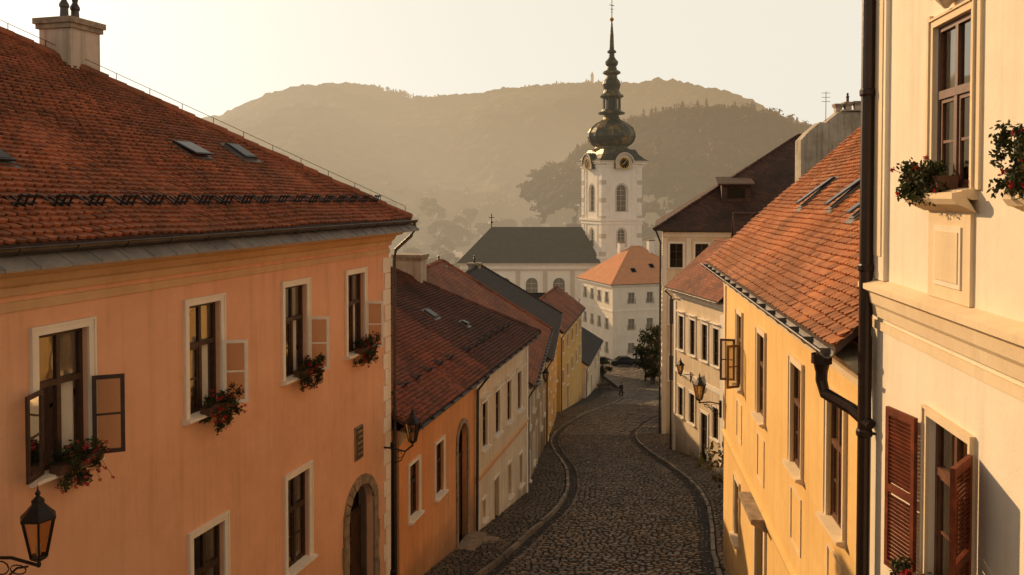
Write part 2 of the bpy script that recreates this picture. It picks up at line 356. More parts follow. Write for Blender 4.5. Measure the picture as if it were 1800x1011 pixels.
def wall(mb,p0,p1,z0,z1,ops,mat,rmat=None,rd=.16):
    p0=Vector(p0);p1=Vector(p1); L=(p1-p0).length; d=(p1-p0)/L; inn=Vector((-d.y,d.x)); rmat=rmat or mat
    def P(s,e,z): q=p0+d*s+inn*e; return (q.x,q.y,z)
    xs=sorted({0.0,L,*[o['s']-o['w']/2 for o in ops],*[o['s']+o['w']/2 for o in ops]})
    zs=sorted({z0,z1,*[o['z0'] for o in ops],*[o['z1'] for o in ops]})
    for a,b in zip(xs,xs[1:]):
        for c,e in zip(zs,zs[1:]):
            mx=(a+b)/2;mz=(c+e)/2
            if any(abs(mx-o['s'])<o['w']/2 and o['z0']<mz<o['z1'] for o in ops): continue
            mb.poly([P(a,0,c),P(b,0,c),P(b,0,e),P(a,0,e)],mat)
    for o in ops:
        a,b,c,e=o['s']-o['w']/2,o['s']+o['w']/2,o['z0'],o['z1']; ar=o.get('arch',0)
        mb.poly([P(a,0,c),P(a,0,e-ar),P(a,rd,e-ar),P(a,rd,c)],rmat); mb.poly([P(b,0,c),P(b,rd,c),P(b,rd,e-ar),P(b,0,e-ar)],rmat)
        mb.poly([P(a,0,c),P(a,rd,c),P(b,rd,c),P(b,0,c)],rmat)
        if not ar: mb.poly([P(a,0,e),P(b,0,e),P(b,rd,e),P(a,rd,e)],rmat)
        else:
            N=10; m=(a+b)/2; q=(b-a)/2
            C=[(m-q*math.cos(math.pi*i/N),e-ar+ar*math.sin(math.pi*i/N)) for i in range(N+1)]
            for (x0,y0),(x1,y1) in zip(C,C[1:]):
                mb.poly([P(x0,0,y0),P(x1,0,y1),P(x1,0,e+1e-4),P(x0,0,e+1e-4)],mat); mb.poly([P(x0,0,y0),P(x0,rd,y0),P(x1,rd,y1),P(x1,0,y1)],rmat)
    return P,math.atan2(d.y,d.x)
def inpoly(u,v,p):
    for (a,b),(c,d) in zip(p,p[1:]+p[:1]):
        if (c-a)*(v-b)-(d-b)*(u-a)<0: return False
    return True
def tiles(mb,O,a,b,n,p2,tw,ex,mat,sub=None):
    O=Vector(O);a=Vector(a);b=Vector(b);n=Vector(n)
    us=[p[0] for p in p2];vs=[p[1] for p in p2]
    if sub: us=[max(min(us),sub[0]),min(max(us),sub[1])]
    j=0;v=min(vs)
    mi=mb.mi(mat)
    while v<max(vs)-.02:
        u=min(us)+(tw/2 if j%2 else 0)+R.uniform(-.006,.006); wob=.010*math.sin(j*.9)
        while u<max(us):
            if inpoly(u+tw/2,v+ex*.5,p2):
                k=R.uniform(-.007,.007); hl=.040+R.uniform(0,.016); q=R.uniform(-.008,.008)
                sag=.018*math.sin(u*1.1+v*.7)+.008*math.sin(u*2.7-v*1.9)
                def P(x,y,h): return O+a*(u+x)+b*(v+y+k+wob)+n*(h+sag)
                g_=.006
                top=[P(g_,ex*1.2,.008),P(g_,ex*.24+q,hl),P(tw*.3,0,hl+.006),P(tw*.7,0,hl+.006),P(tw-g_,ex*.24-q,hl),P(tw-g_,ex*1.2,.008)]
                low=[P(g_,ex*.24+q,hl-.034),P(tw*.3,0,hl-.034),P(tw*.7,0,hl-.034),P(tw-g_,ex*.24-q,hl-.034)]
                N=len(mb.v); mb.v.extend([tuple(x) for x in top+low])
                mb.f.extend([(N,N+1,N+2,N+3,N+4,N+5),(N+1,N+6,N+7,N+2),(N+2,N+7,N+8,N+3),(N+3,N+8,N+9,N+4)]); mb.m.extend([mi]*4)
            u+=tw
        v+=ex; j+=1
def ridgecaps(mb,p,q,mat,r=.11,st=.38):
    p=Vector(p);q=Vector(q);d=q-p;L=d.length
    if L<.2: return
    d/=L;i=0
    while i*st<L-.1:
        a=p+d*(i*st);b=p+d*min(L,(i*st+st*1.08)); j=Vector((0,0,R.uniform(-.01,.015)))
        mb.tube([a+j,b+j],r*1.08,mat,8,r*.9); i+=1
def gutter(mb,x0,x1,y,z,r=.075,mat='gutter'):
    P=[(y+r*math.cos(t),z+r*math.sin(t)) for t in [math.pi+math.pi*i/6 for i in range(7)]]
    Q=[(y+(r-.012)*math.cos(t),z+(r-.012)*math.sin(t)) for t in [math.pi+math.pi*i/6 for i in range(7)]][::-1]
    mb.extr(P+Q,x0,x1,mat)
    mb.tube([(x0,y-r,z),(x1,y-r,z)],.012,mat,6)
    x=x0+.4
    while x<x1:
        mb.box(x-.012,x+.012,y-r-.006,y+r,z+.002,z+.012,mat)
        mb.extr([(y+(r+.012)*math.cos(t),z+(r+.012)*math.sin(t)) for t in [math.pi+math.pi*i/6 for i in range(7)]],x-.015,x+.015,mat); x+=.9
class House:
    def __init__(s,name,label,o,u,base,cat='house',group=None):
        s.b=base; s.ang=math.atan2(u[1],u[0]); s.e=bpy.data.objects.new(name,None); COL.objects.link(s.e)
        s.e.empty_display_size=.5; s.e.matrix_basis=TR(o[0],o[1],base,s.ang); tag(s.e,label,cat,group)
    def walls(s,w,D,zt,mat,ops={},rd=.16):
        mb=MB(); b=s.b; sides={'front':((0,0),(w,0)),'right':((w,0),(w,D)),'back':((w,D),(0,D)),'left':((0,D),(0,0))}
        for k,(p,q) in sides.items():
            os_=[dict(o,z0=o['z0']-b,z1=o['z1']-b) for o in ops.get(k,[])]
            P,an=wall(mb,p,q,0,zt-b,os_,mat,rd=rd)
            for o in os_:
                if o.get('kind'):
                    oo=dict(o.get('o',{}))
                    if o.get('arch'): oo['arch']=o['arch']
                    x,y,_=P(o['s'],0,0)
                    place_window(s.e,TR(x,y,o['z0'],an),o['kind'],o['w'],o['z1']-o['z0'],oo)
        s.wall=add('wall',mb,s.e); return s
    def roof(s,x0,x1,y0,y1,ze,tan,hL=False,hR=False,mat='rp_red',tile=None,sub=None,thick=.1,caps=True,tw=.155,ex=.13,ridgefrac=.5):
        b=s.b; z=ze-b; ym=y0+(y1-y0)*ridgefrac; hh=(ym-y0)*tan; zr=z+hh
        rx0=x0+((ym-y0) if hL else 0); rx1=x1-((ym-y0) if hR else 0)
        if rx1<rx0: rx0=rx1=(rx0+rx1)/2
        A,B,C,D_=(x0,y0,z),(x1,y0,z),(x1,y1,z),(x0,y1,z); E,F=(rx0,ym,zr),(rx1,ym,zr)
        mb=MB(); pl=[[A,B,F,E],[C,D_,E,F]]
        pl.append([B,C,F] if hR else None); pl.append([D_,A,E] if hL else None)
        dn=lambda p:(p[0],p[1],p[2]-thick)
        for p in pl:
            if p: mb.poly(p,mat)
        mb.poly([dn(A),dn(B),B,A],'wood'); mb.poly([dn(C),dn(D_),D_,C],'wood')
        if hR: mb.poly([dn(B),dn(C),C,B],'wood')
        else: mb.poly([dn(B),dn(F),F,B],'wood'); mb.poly([dn(F),dn(C),C,F],'wood')
        if hL: mb.poly([dn(D_),dn(A),A,D_],'wood')
        else: mb.poly([dn(A),A,E,dn(E)],'wood'); mb.poly([dn(E),E,D_,dn(D_)],'wood')
        mb.poly([dn(A),dn(E),dn(F),dn(B)],'wood'); mb.poly([dn(D_),dn(C),dn(F),dn(E)],'wood')
        c=1/math.sqrt(1+tan*tan); sn=tan*c
        if tile:
            sl=(ym-y0)/c
            tiles(mb,(0,y0,z),(1,0,0),(0,c,sn),(0,-sn,c),[(x0,-.03),(x1,-.03),(rx1,sl),(rx0,sl)],tw,ex,tile,sub)
        if caps:
            cm=tile or mat
            ridgecaps(mb,E,F,cm)
            if hR: ridgecaps(mb,B,F,cm)
            if hL: ridgecaps(mb,A,E,cm)
        s.R=(y0,z,c,sn); s.roofob=add('roof',mb,s.e); return s
    def onroof(s,x,v):
        y0,z,c,sn=s.R
        return Matrix.Translation((x,y0+v*c,z+v*sn))@Matrix.Rotation(math.atan2(sn,c),4,'X')
    def skylight(s,x,v,w=.7,h=1.0,opn=0,lift=.085,fm='metal'):
        f=MB(); f.box(-w/2,w/2,0,.06,0,.08,fm); f.box(-w/2,w/2,h-.06,h,0,.08,fm); f.box(-w/2,-w/2+.06,.06,h-.06,0,.08,fm); f.box(w/2-.06,w/2,.06,h-.06,0,.08,fm)
        f.box(-w/2-.07,w/2+.07,-.1,h+.06,.005,.05,fm)
        ob=add('skylight',f,s.roofob,s.onroof(x,v))
        q=MB(); q.box(-w/2+.02,w/2-.02,-h+.02,0,-.015,.015,'iron'); q.poly([(-w/2+.06,-h+.06,.019),(w/2-.06,-h+.06,.019),(w/2-.06,-.05,.019),(-w/2+.06,-.05,.019)],'dglass')
        add('skylight_sash',q,ob,Matrix.Translation((0,h-.01,lift+.012))@Matrix.Rotation(math.radians(-opn),4,'X'))
    def chimney(s,x,y,w,d,z0,z1,mat='chim',pots=0,cap='stonearch'):
        c=MB(); b=s.b; z0-=b;z1-=b
        c.box(x-w/2,x+w/2,y-d/2,y+d/2,z0,z1-.22,mat); c.box(x-w/2-.05,x+w/2+.05,y-d/2-.05,y+d/2+.05,z1-.22,z1-.12,cap); c.box(x-w/2-.09,x+w/2+.09,y-d/2-.09,y+d/2+.09,z1-.12,z1,cap)
        for i in range(pots):
            px=x+(i-(pots-1)/2)*.3; c.lathe([(.09,0),(.08,.25),(.1,.28),(.1,.33),(.05,.42),(.07,.5),(.02,.56)],(px,y,z1),10,'gutter')
        return add('chimney',c,s.roofob)
    def p(s,name,mb,par=None): return add(name,mb,par or s.e)
# ------------------------------------------------------------------ LEFT: pink townhouse
u1=(.2696,.963)
H=House('pink_townhouse','long salmon pink plastered townhouse with hipped red tile roof',(-7.71,5),u1,-11.2,'house')
cas=dict(frame='wood',sur='trim',sw=.12)
def W(s,z0,z1,w=.86,kind='casement',**o):
    d=dict(cas); d.update(o); return dict(s=s,w=w,z0=z0,z1=z1,kind=kind,o=d)
pk=dict(rd=.08,cur=.35)
H.walls(17.1,14,-.7,'pink',{'front':[
  W(3.4,-3.6,-1.78,**pk), W(6.51,-3.6,-1.78,open=(('L',160,'wood'),('R',128,'wood')),**pk), W(9.54,-3.6,-1.78,open=(('R',116,'woodl'),),**pk),
  W(12.5,-3.6,-1.78,open=(('R',112,'woodl'),),**pk), W(15.2,-3.6,-1.78,open=(('R',108,'woodl'),),**pk),
  W(6.5,-7.45,-5.6), W(9.6,-7.45,-5.6,rd=.08,cur=.6), W(12.55,-7.45,-5.6,rd=.08,cur=.6),
  dict(s=15.42,w=1.35,z0=-10.2,z1=-6.75,arch=.68)]},rd=.17)
H.roof(-.5,17.5,-.42,14.4,-.55,.616,False,True,'tile',tile='tile',sub=(2.0,17.5),ex=.14,tw=.16)
d=MB()
for sgn in(-1,1): d.box(sgn*.34-.32,sgn*.34+.32,.32,.38,.35,2.7,'door')
for i in range(4):
    for sgn in(-1,1): d.box(sgn*.34-.24,sgn*.34+.24,.30,.32,.45+i*.56,.9+i*.56,'door')
d.poly([(-.7,.39,0),(.7,.39,0),(.7,.39,3.5),(-.7,.39,3.5)],'iron')
D_=add('door',d,H.e,TR(15.42,0,-10.2+11.2-.0,0))
sm_=MB(); N=12
for i in range(N):
    t0=math.pi*i/N;t1=math.pi*(i+1)/N-.03
    A=[(.675*math.cos(t),.68*math.sin(t)) for t in(t0,t1)];B=[(.90*math.cos(t),.90*math.sin(t)) for t in(t0,t1)]
    q=-.05-.01*(i%2)
    vs=[(A[0][0],q,A[0][1]),(B[0][0],q,B[0][1]),(B[1][0],q,B[1][1]),(A[1][0],q,A[1][1])]; vs+=[(x,.0,z) for x,_,z in vs]
    sm_.faces(vs,[(3,2,1,0),(1,2,6,5),(0,1,5,4),(3,0,4,7),(2,3,7,6)],'stonearch')
for sgn in(-1,1):
    for i in range(6):
        x0=sgn*.675; x1=sgn*(.90+.04*(i%2)); sm_.box(min(x0,x1),max(x0,x1),-.05-.01*(i%2),0,-.47*(i+1)+.01,-.47*i,'stonearch')
add('door_surround',sm_,D_,TR(0,0,2.77))
c=MB(); b=H.b
c.extr([(0,-1.22-b),(-.06,-1.22-b),(-.08,-1.12-b),(-.14,-1.08-b),(-.2,-.98-b),(-.34,-.95-b),(-.4,-.90-b),(-.5,-.89-b),(-.5,-.86-b),(0,-.74-b)][::-1],0,17.1+.02,'cornice')
c.box(0,17.1,-.03,0,-1.42-b,-1.30-b,'cornice')
H.p('cornice',c)
c=MB(); x=0
while x<17.3: c.extr([(-.0,-.665-b),(-.38,-.665-b),(-.66,-.84-b),(-.66,-.87-b),(-.62,-.87-b),(0,-.72-b)][::-1],x,x+.49,'ledge'); c.tube([(x+.495,-.66,-.835-b),(x+.495,-.38,-.66-b)],.014,'ledge',6); x+=.5
H.p('metal_eave_ledge',c)
c=MB(); gutter(c,-.5,17.62,-.5,-.60-b,.08)
c.tube([(17.55,-.5,-.63-b),(17.6,-.5,-.85-b),(17.55,-.42,-1.0-b),(17.3,-.1,-1.35-b),(17.25,-.08,-1.6-b),(17.25,-.08,.5)],.045,'gutter',10)
H.p('gutter',c)
c=MB(); z=-10.3
i=0
while z<-1.6: c.box(17.1-(.42 if i%2 else .3),17.13,-.03,0,z-b,z+.38-b,'trim'); z+=.4;i+=1
H.p('quoins',c)
for x,v,w_,h_,op in ((11.75,2.35,.6,.62,6),(13.6,2.5,.5,.6,0),(6.6,1.8,.5,.6,2)): H.skylight(x,v,w_,h_,op)
H.chimney(12.3,5.2,.82,.8,1.5,3.72,'chim',2)
c=MB(); c.box(11.84,12.76,4.7,5.62,1.6-b,2.32-b,'gutter'); H.p('chimney_flashing',c,H.roofob)
sg=MB()
for k in(-.12,0,.12): sg.box(k-.012,k+.012,-.02,.25,.05,.07,'iron'); sg.box(k-.012,k+.012,.0,.02,.05,.24,'iron')
sg.box(-.17,.17,-.01,.01,.2,.23,'iron'); sg.box(-.17,.17,-.01,.01,.1,.12,'iron')
sgm=sg.mesh('snow_guard'); x=3.6
while x<17.0: add('snow_guard',sgm,H.roofob,H.onroof(x,.72)); x+=.62
c=MB(); hipA=Vector((17.5,-.42,-.55-b)); hd=Vector((-1,1,.616))
prev=None
for i in range(16):
    p=hipA+hd*(i*.47+.1); c.tube([p,p+Vector((0,0,.24))],.008,'iron',5)
    if prev: c.tube([prev+Vector((0,0,.24)),p+Vector((0,0,.24))],.006,'iron',4)
    prev=p
H.p('lightning_wire',c,H.roofob)
pq=MB(); pq.box(-.2,.2,-.04,0,0,.78,'stonearch'); pq.box(-.17,.17,-.055,-.04,.03,.75,'sign')
for i in range(5): pq.box(-.13+.03*(i%2),.13,-.065,-.055,.12+i*.13,.16+i*.13,'stonearch')
add('wall_plaque',pq,H.e,TR(15.3,0,-6.12-b))
PINK=H
# ------------------------------------------------------------------ orange and cream
u2=(.2334,.9724); a2=-8.1
H=House('orange_house','low orange plastered house with aged tile roof',(a2+.24*21.7,21.7),u2,-12.4,'house')
b=H.b; S=lambda Y,Y0=21.7:(Y-Y0)/.9724
sm2=dict(frame='wood',sw=.1,glass='glass',sur='trim',rd=.07)
H.walls(S(28.6),10,-6.0,'orange',{'front':[
 W(S(22.75),-8.6,-7.15,.72,**sm2),W(S(24.85),-8.75,-7.2,.72,**sm2),dict(s=S(27.1),w=1.05,z0=-11.3,z1=-7.25,arch=.52)]})
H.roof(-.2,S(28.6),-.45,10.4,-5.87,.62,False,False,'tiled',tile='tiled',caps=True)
d=MB(); d.box(-.5,.5,.2,.26,.3,2.9,'door'); d.poly([(-.55,.28,0),(.55,.28,0),(.55,.28,4.1),(-.55,.28,4.1)],'dglass'); d.box(-.52,.52,.14,.26,2.9,3.0,'door')
for sgn in(-1,1):
    for i in range(3): d.box(sgn*.24-.17,sgn*.24+.17,.18,.2,.45+.8*i,1.15+.8*i,'door')
for i in range(5): t=math.pi*(i+.5)/5; d.tube([(0,.24,3.3),(.5*math.cos(t),.24,3.5+.5*math.sin(t))],.015,'door',5)
dd=add('door',d,H.e,TR(S(27.1),0,-11.3-b))
c=MB()
for sgn in(-1,1): x=sgn*.6; c.box(x-.08,x+.08,-.05,0,.0,3.5,'stonearch')
for i in range(8):
    t0=math.pi*i/8;t1=math.pi*(i+1)/8
    A=[(.525*math.cos(t),3.53+.52*math.sin(t)) for t in(t0,t1)];B=[(.68*math.cos(t),3.53+.68*math.sin(t)) for t in(t0,t1)]
    vs=[(A[0][0],-.05,A[0][1]),(B[0][0],-.05,B[0][1]),(B[1][0],-.05,B[1][1]),(A[1][0],-.05,A[1][1])]; vs+=[(x,0,z) for x,_,z in vs]
    c.faces(vs,[(3,2,1,0),(1,2,6,5),(0,1,5,4),(3,0,4,7),(2,3,7,6)],'stonearch')
add('door_surround',c,dd)
c=MB(); c.box(-.9,.9,-1.0,0,-1,.12,'stonearch'); c.box(-.75,.75,-.6,.0,.12,.3,'stonearch'); add('door_step',c,dd)
def eave(H,w,ze,y0,mat='trim',r=.06):
    b=H.b; c=MB(); c.extr([(0,ze-.5-b),(-.05,ze-.5-b),(-.08,ze-.38-b),(-.2,ze-.28-b),(-.26,ze-.2-b),(0,ze-.15-b)][::-1],0,w,mat); H.p('cornice',c)
    c=MB(); gutter(c,-.1,w+.1,y0-.06,ze-.06-b,r); H.p('gutter',c)
eave(H,S(28.6),-5.87,-.45,'cornice')
c=MB(); c.tube([(S(28.6)-.1,-.5,-6.0-b),(S(28.6)-.12,-.12,-6.5-b),(S(28.6)-.12,-.09,.6)],.05,'gutter',8); H.p('drainpipe',c)
H.skylight(3.8,3.6,.45,.5,0)
for i in range(6): add('snow_guard',sgm,H.roofob,H.onroof(.6+i*1.05,1.1))
H2=House('cream_house','cream two storey house with dark tile hipped roof',(a2+.24*28.6,28.6),u2,-14.2,'house')
b=H2.b; S2=lambda Y:(Y-28.6)/.9724; w=S2(36.5)
lo=dict(frame='wood',sw=.08,sur='trim',glass='dglass',curtain=False)
up=dict(frame='wood',sw=.1,sur='trim',glass='dglass',curtain=False,hood=1,rd=.05)
H2.walls(w,10,-6.0,'cream',{'front':[W(S2(Y),-8.8,-7.2,.68,**up) for Y in(29.7,31.45,33.2,34.95)]+[W(S2(33.3),-11.8,-10.5,.55,**lo),W(S2(35.2),-12.0,-10.7,.55,**lo),W(S2(31.3),-12.2,-10.4,.7,**lo),W(S2(29.6),-11.3,-10.6,.4,**lo)]})
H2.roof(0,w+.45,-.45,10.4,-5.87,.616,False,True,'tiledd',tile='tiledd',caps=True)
eave(H2,w,-5.87,-.45)
c=MB(); c.box(0,w,-.04,0,-9.75-b,-9.6-b,'orange'); c.extr([(0,-9.6-b),(-.09,-9.6-b),(-.09,-9.52-b),(0,-9.48-b)][::-1],0,w,'cornice'); H2.p('string_course',c)
c=MB()
for x in(.15,w-.15): c.box(x-.12,x+.12,-.05,0,-14+.1-b,-6.4-b,'trim')
H2.p('pilasters',c)
H2.skylight(1.6,2.8,.5,.5,0); H2.skylight(3.0,1.9,.3,.3,10)
for i in range(7): add('snow_guard',sgm,H2.roofob,H2.onroof(.5+i*.95,1.0))
H2.chimney(4.6,4.0,.7,1.1,-4.2,-2.3,'chim',0)
H2.chimney(2.0,5.2,.6,1.4,-3.2,-2.0,'chim',0)
# ------------------------------------------------------------------ further left houses
def row(name,label,o,e,ze,D,mat,rmat,tan=.8,hR=False,hL=False,nw=3,wz=(1.0,2.3),w_=.7,second=False,door=None,group=None,left=None,frame='wood',ridge=True):
    o=Vector(o);e=Vector(e); L=(e-o).length; u=(e-o)/L
    base=min(zg(o.y),zg(e.y))-.8
    H=House(name,label,o,u,base,'house',group)
    od=dict(frame=frame,sw=.12,sur='trim',glass='dglass',bars=1,rd=.07)
    ops=[]
    for i in range(nw):
        s=L*(i+.5)/nw
        ops.append(dict(s=s,w=w_,z0=ze-wz[1],z1=ze-wz[0],kind='simple',o=od))
        if second:
            z1=ze-wz[0]-second; ops.append(dict(s=s,w=w_,z0=z1-(wz[1]-wz[0]),z1=z1,kind='simple',o=od))
    if door is not None:
        s=L*door; Yd=o.y+u.y*s; gz=zg(Yd)+.12
        ops=[q for q in ops if not(abs(q['s']-s)<.9 and q['z0']<gz+2.4)]
        ops.append(dict(s=s,w=1.0,z0=gz-.3,z1=gz+2.2))
    sd={'front':ops}
    if left: sd['left']=left(od,D,ze)
    H.walls(L,D,ze-.05,mat,sd)
    H.roof(-.25 ,L+.25,-.4,D+.4,ze,tan,hL,hR,rmat,caps=ridge)
    if not hL or not hR:
        g_=MB(); hh=(D/2+.4)*tan
        for x,k in((0,hL),(L,hR)):
            if not k:
                P=[(x,0,ze-.05-base),(x,D,ze-.05-base),(x,D/2,ze-base+hh-.12)]; g_.poly(P if x else P[::-1],mat)
        H.p('gable_wall',g_)
    if door is not None:
        d=MB(); d.box(-.5,.5,.12,.17,0,2.5,'door')
        for sg_ in(-1,1):
            for i in range(3): d.box(sg_*.23-.17,sg_*.23+.17,.1,.12,.4+i*.7,.95+i*.7,'door')
        dd=add('door',d,H.e,TR(s,0,gz-.3-base)); q=MB(); q.box(-.62,-.5,-.04,0,0,2.5,'trim'); q.box(.5,.62,-.04,0,0,2.5,'trim'); q.box(-.62,.62,-.04,0,2.5,2.64,'trim'); add('door_surround',q,dd)
    eave(H,L,ze,-.4)
    c=MB(); c.tube([(.1,-.42,ze-.1-base),(.12,-.1,ze-.6-base),(.12,-.08,.3)],.05,'gutter',8); H.p('drainpipe',c)
    return H
A=row('terraced_house','narrow shaded brown house with red tile roof',(.62,37.4),(2.05,53),-8.3,11,'peel','rp_red',.8,hR=True,nw=5,second=2.6,door=.45,w_=.75)
A.chimney(9,5.5,.7,.7,-6,-3.8,'chim',1)
A.skylight(5,3,.6,.8,30)
A=row('terraced_house.001','old ochre house with dark slate roof',(2.1,53.3),(3.9,74),-10.2,12,'oldyellow','rp_dark',.74,hR=True,nw=6,second=3.2,door=.6,w_=.8)
A.chimney(13,6.2,.7,.9,-8,-5.2,'chim',1)
A=row('yellow_gabled_house','yellow house with gable and brown roof',(4.5,79),(7.9,96.5),-12.6,5.6,'oldyellow','rp_red',.75,nw=5,second=2.9,door=.3,w_=.9,left=lambda od,D,ze:[dict(s=D-2,w=.9,z0=ze-2.4,z1=ze-1,kind='simple',o=od)])
A=row('small_white_house','small whitewashed house with dark roof',(8.6,99),(12.0,116),-19.6,8,'cream','rp_dark',.6,nw=4,wz=(1.2,2.6),w_=.9,door=.35)
A=row('rear_house','house with brown roof behind the terrace',(-14,52),(-12,66),-9,11,'peel','rp_brown',.75,nw=3)
A.chimney(5,4.5,1.2,.9,-7,-3.6,'chim',2); A.chimney(10,5,1,.9,-7,-3.8,'chim',1)
A=row('rear_house.001','long dark roofed house behind the terrace',(-6.5,74),(-3,92),-12.3,12,'peel','rp_dark',.7,nw=3)
A=row('rear_house.002','low dark roofed house below the church nave',(-9,126),(8.6,127),-18.6,9,'cream','rp_dark',.75,hL=True,nw=5,w_=.9)
A.chimney(7,4,1.,.9,-16,-13.6,'chim',1)
# ------------------------------------------------------------------ RIGHT yellow house
u3=(-.1143,-.9935)
Y=House('yellow_house','yellow plastered house with steep orange tile roof',(6.1,24.4),u3,-11.5,'house')
b=Y.b; yo=dict(frame='woodr',sw=.13,sur='btrim',glass='glass',curtain=True,rd=.035,cur=.5)
Wd=14.05
Y.walls(Wd,9,-1.95,'yellow',{'front':[W(2.92,-4.8,-3.0,.8,**dict(yo,open=(('L',100,'woodr'),('R',120,'woodr')))),W(6.04,-4.8,-3.0,.84,**yo),W(9.56,-4.8,-2.98,.84,**yo),W(12.18,-4.8,-2.96,.86,**yo),
  W(2.7,-8.8,-7.35,.7,**yo),dict(s=6.1,w=1.05,z0=-9.9,z1=-7.0),W(9.56,-8.8,-7.35,.7,**yo),W(12.18,-8.8,-7.35,.7,**yo)]})
Y.roof(-.1,Wd,-.5,9.5,-1.85,.9,False,False,'tiley',tile='tiley',caps=True,ex=.145,tw=.165)
g_=MB(); g_.poly([(0,0,-1.95-b),(0,4.5,-1.85+4.5-.15-b),(0,9,-1.95-b)],'yellow'); g_.poly([(Wd,0,-1.95-b),(Wd,9,-1.95-b),(Wd,4.5,2.5-b)],'yellow'); Y.p('gable_wall',g_)
c=MB(); c.extr([(0,-2.5-b),(-.04,-2.5-b),(-.07,-2.38-b),(-.18,-2.25-b),(-.3,-2.12-b),(-.38,-2.05-b),(0,-1.98-b)][::-1],0,Wd,'btrim'); Y.p('cornice',c)
c=MB(); gutter(c,-.1,Wd-.05,-.58,-1.93-b,.085,'metal')
Y.p('gutter',c)
c=MB(); c.tube([(Wd-.35,-.58,-1.98-b),(Wd-.35,-.58,-2.35-b),(Wd-.3,-.55,-2.5-b),(Wd+.05,-.3,-2.62-b),(Wd+.3,-.16,-2.75-b)],.075,'pipe',12); c.lathe([(.13,0),(.13,.12),(.075,.0-.12)],(Wd-.35,-.58,-2.13-b),12,'pipe'); Y.p('drainpipe',c)
c=MB()
for x in(2.92,6.04,9.56,12.18):
    z0,z1=-6.2,-5.2
    for q in((x-.42,x+.42,z1-.04,z1),(x-.42,x+.42,z0,z0+.04),(x-.42,x-.38,z0+.04,z1-.04),(x+.38,x+.42,z0+.04,z1-.04)): c.box(q[0],q[1],-.02,0,q[2]-b,q[3]-b,'btrim')
for x in(.2,13.8): c.box(x-.16,x+.16,-.035,0,-6.6-b,-2.5-b,'btrim')
c.extr([(0,-6.85-b),(-.06,-6.8-b),(-.08,-6.7-b),(0,-6.66-b)][::-1],0,Wd,'yellow')
Y.p('plaster_relief',c)
d=MB(); d.box(-.5,.5,.12,.18,0,2.85,'door')
for sg_ in(-1,1):
    for i in range(3): d.box(sg_*.24-.17,sg_*.24+.17,.1,.12,.3+i*.85,.95+i*.85,'door')
dd=add('door',d,Y.e,TR(6.1,0,-9.9-b)); q=MB(); q.box(-.68,-.52,-.05,0,0,2.9,'btrim'); q.box(.52,.68,-.05,0,0,2.9,'btrim'); q.extr([(0,3.2),(-.35,3.2),(-.35,3.1),(-.1,2.95),(0,2.92)],-.85,.85,'stonearch'); add('door_hood',q,dd)
for x,v in((4.19,2.3),(6.9,2.3),(9.07,2.1)): Y.skylight(x,v,.32,1.05,5,fm='metal')
Y.chimney(.5,4.7,.62,.8,1.2,3.7,'chim',1)
# ------------------------------------------------------------------ RIGHT ivory house
B=House('ivory_house','tall ivory house with rust brown shutters and window boxes',(4.41,10.4),u3,-10.5,'house')
b=B.b; bo=dict(frame='woodr',sw=.09,sur='btrim',glass='glass',curtain=True,rd=.02,tr=.58,cur=.55)
UX=(2.4,4.6,6.8)
B.walls(8.6,9,6.2,'bcream',{'front':[W(x,.06,1.66,.9,**bo) for x in UX]+[W(2.4,-3.95,-2.2,1.0,**dict(bo,sill=False,tr=.7,rd=.06)),W(5.6,-3.95,-2.2,.95,**bo)]})
B.roof(-.3,8.9,-.6,9.6,6.3,.6,True,True,'rp_red')
c=MB(); c.extr([(0,-1.42-b),(-.05,-1.42-b),(-.07,-1.3-b),(-.1,-1.26-b),(-.12,-1.14-b),(-.18,-1.1-b),(-.18,-1.04-b),(0,-.98-b)][::-1],0,8.6,'btrim'); c.box(0,8.6,-.025,0,-1.58-b,-1.48-b,'btrim'); B.p('string_course',c)
c=MB()
c.box(.05,.55,-.05,0,-.98-b,6-b,'bcream'); c.box(.13,.47,-.062,-.05,-.7-b,6-b,'btrim'); B.p('pilaster',c)
for x in UX:
    c=MB(); c.box(x-.5,x+.5,-.035,0,-.98-b,-.14-b,'btrim'); c.box(x-.32,x+.32,-.05,-.035,-.85-b,-.28-b,'bcream'); c.box(x-.27,x+.27,-.058,-.05,-.80-b,-.33-b,'btrim')
    c.extr([(-.035,-.14-b),(-.16,-.08-b),(-.2,-.07-b),(-.24,-.02-b),(-.24,.03-b),(-.15,.045-b)][::-1],x-.62,x+.62,'btrim')
    c.extr([(0,2.0-b),(-.06,2.0-b),(-.14,2.12-b),(-.22,2.16-b),(-.22,2.22-b),(0,2.26-b)][::-1],x-.66,x+.66,'btrim')
    c.lathe([(.02,-.08),(.09,0),(.1,.08),(.05,.16),(.02,.2)],(x,-.08,1.84-b),10,'btrim')
    c.box(x-.63,x-.55,-.03,0,.06-b,1.8-b,'btrim'); c.box(x+.55,x+.63,-.03,0,.06-b,1.8-b,'btrim')
    B.p('window_relief',c)
def shutter(w,h):
    c=MB()
    for x0,x1 in((0,.06),(w-.06,w)): c.box(x0,x1,0,.04,0,h,'shut')
    for z0,z1 in((0,.08),(h/2-.04,h/2+.04),(h-.08,h)): c.box(.06,w-.06,0,.04,z0,z1,'shut')
    z=.1
    while z<h-.1:
        if abs(z-h/2)>.05:
            T=Matrix.Translation((0,.02,z))@Matrix.Rotation(math.radians(62),4,'X'); c.box(.055,w-.055,-.028,.028,-.004,.004,'shut',T)
        z+=.042
    return c.mesh('shutter')
sh=shutter(.52,1.72)
add('shutter',sh,B.e,TR(2.4-.62,-.07,-3.98-b,math.radians(-166)))
add('shutter',sh,B.e,TR(2.4+.6,-.07,-3.98-b,math.radians(-36)))
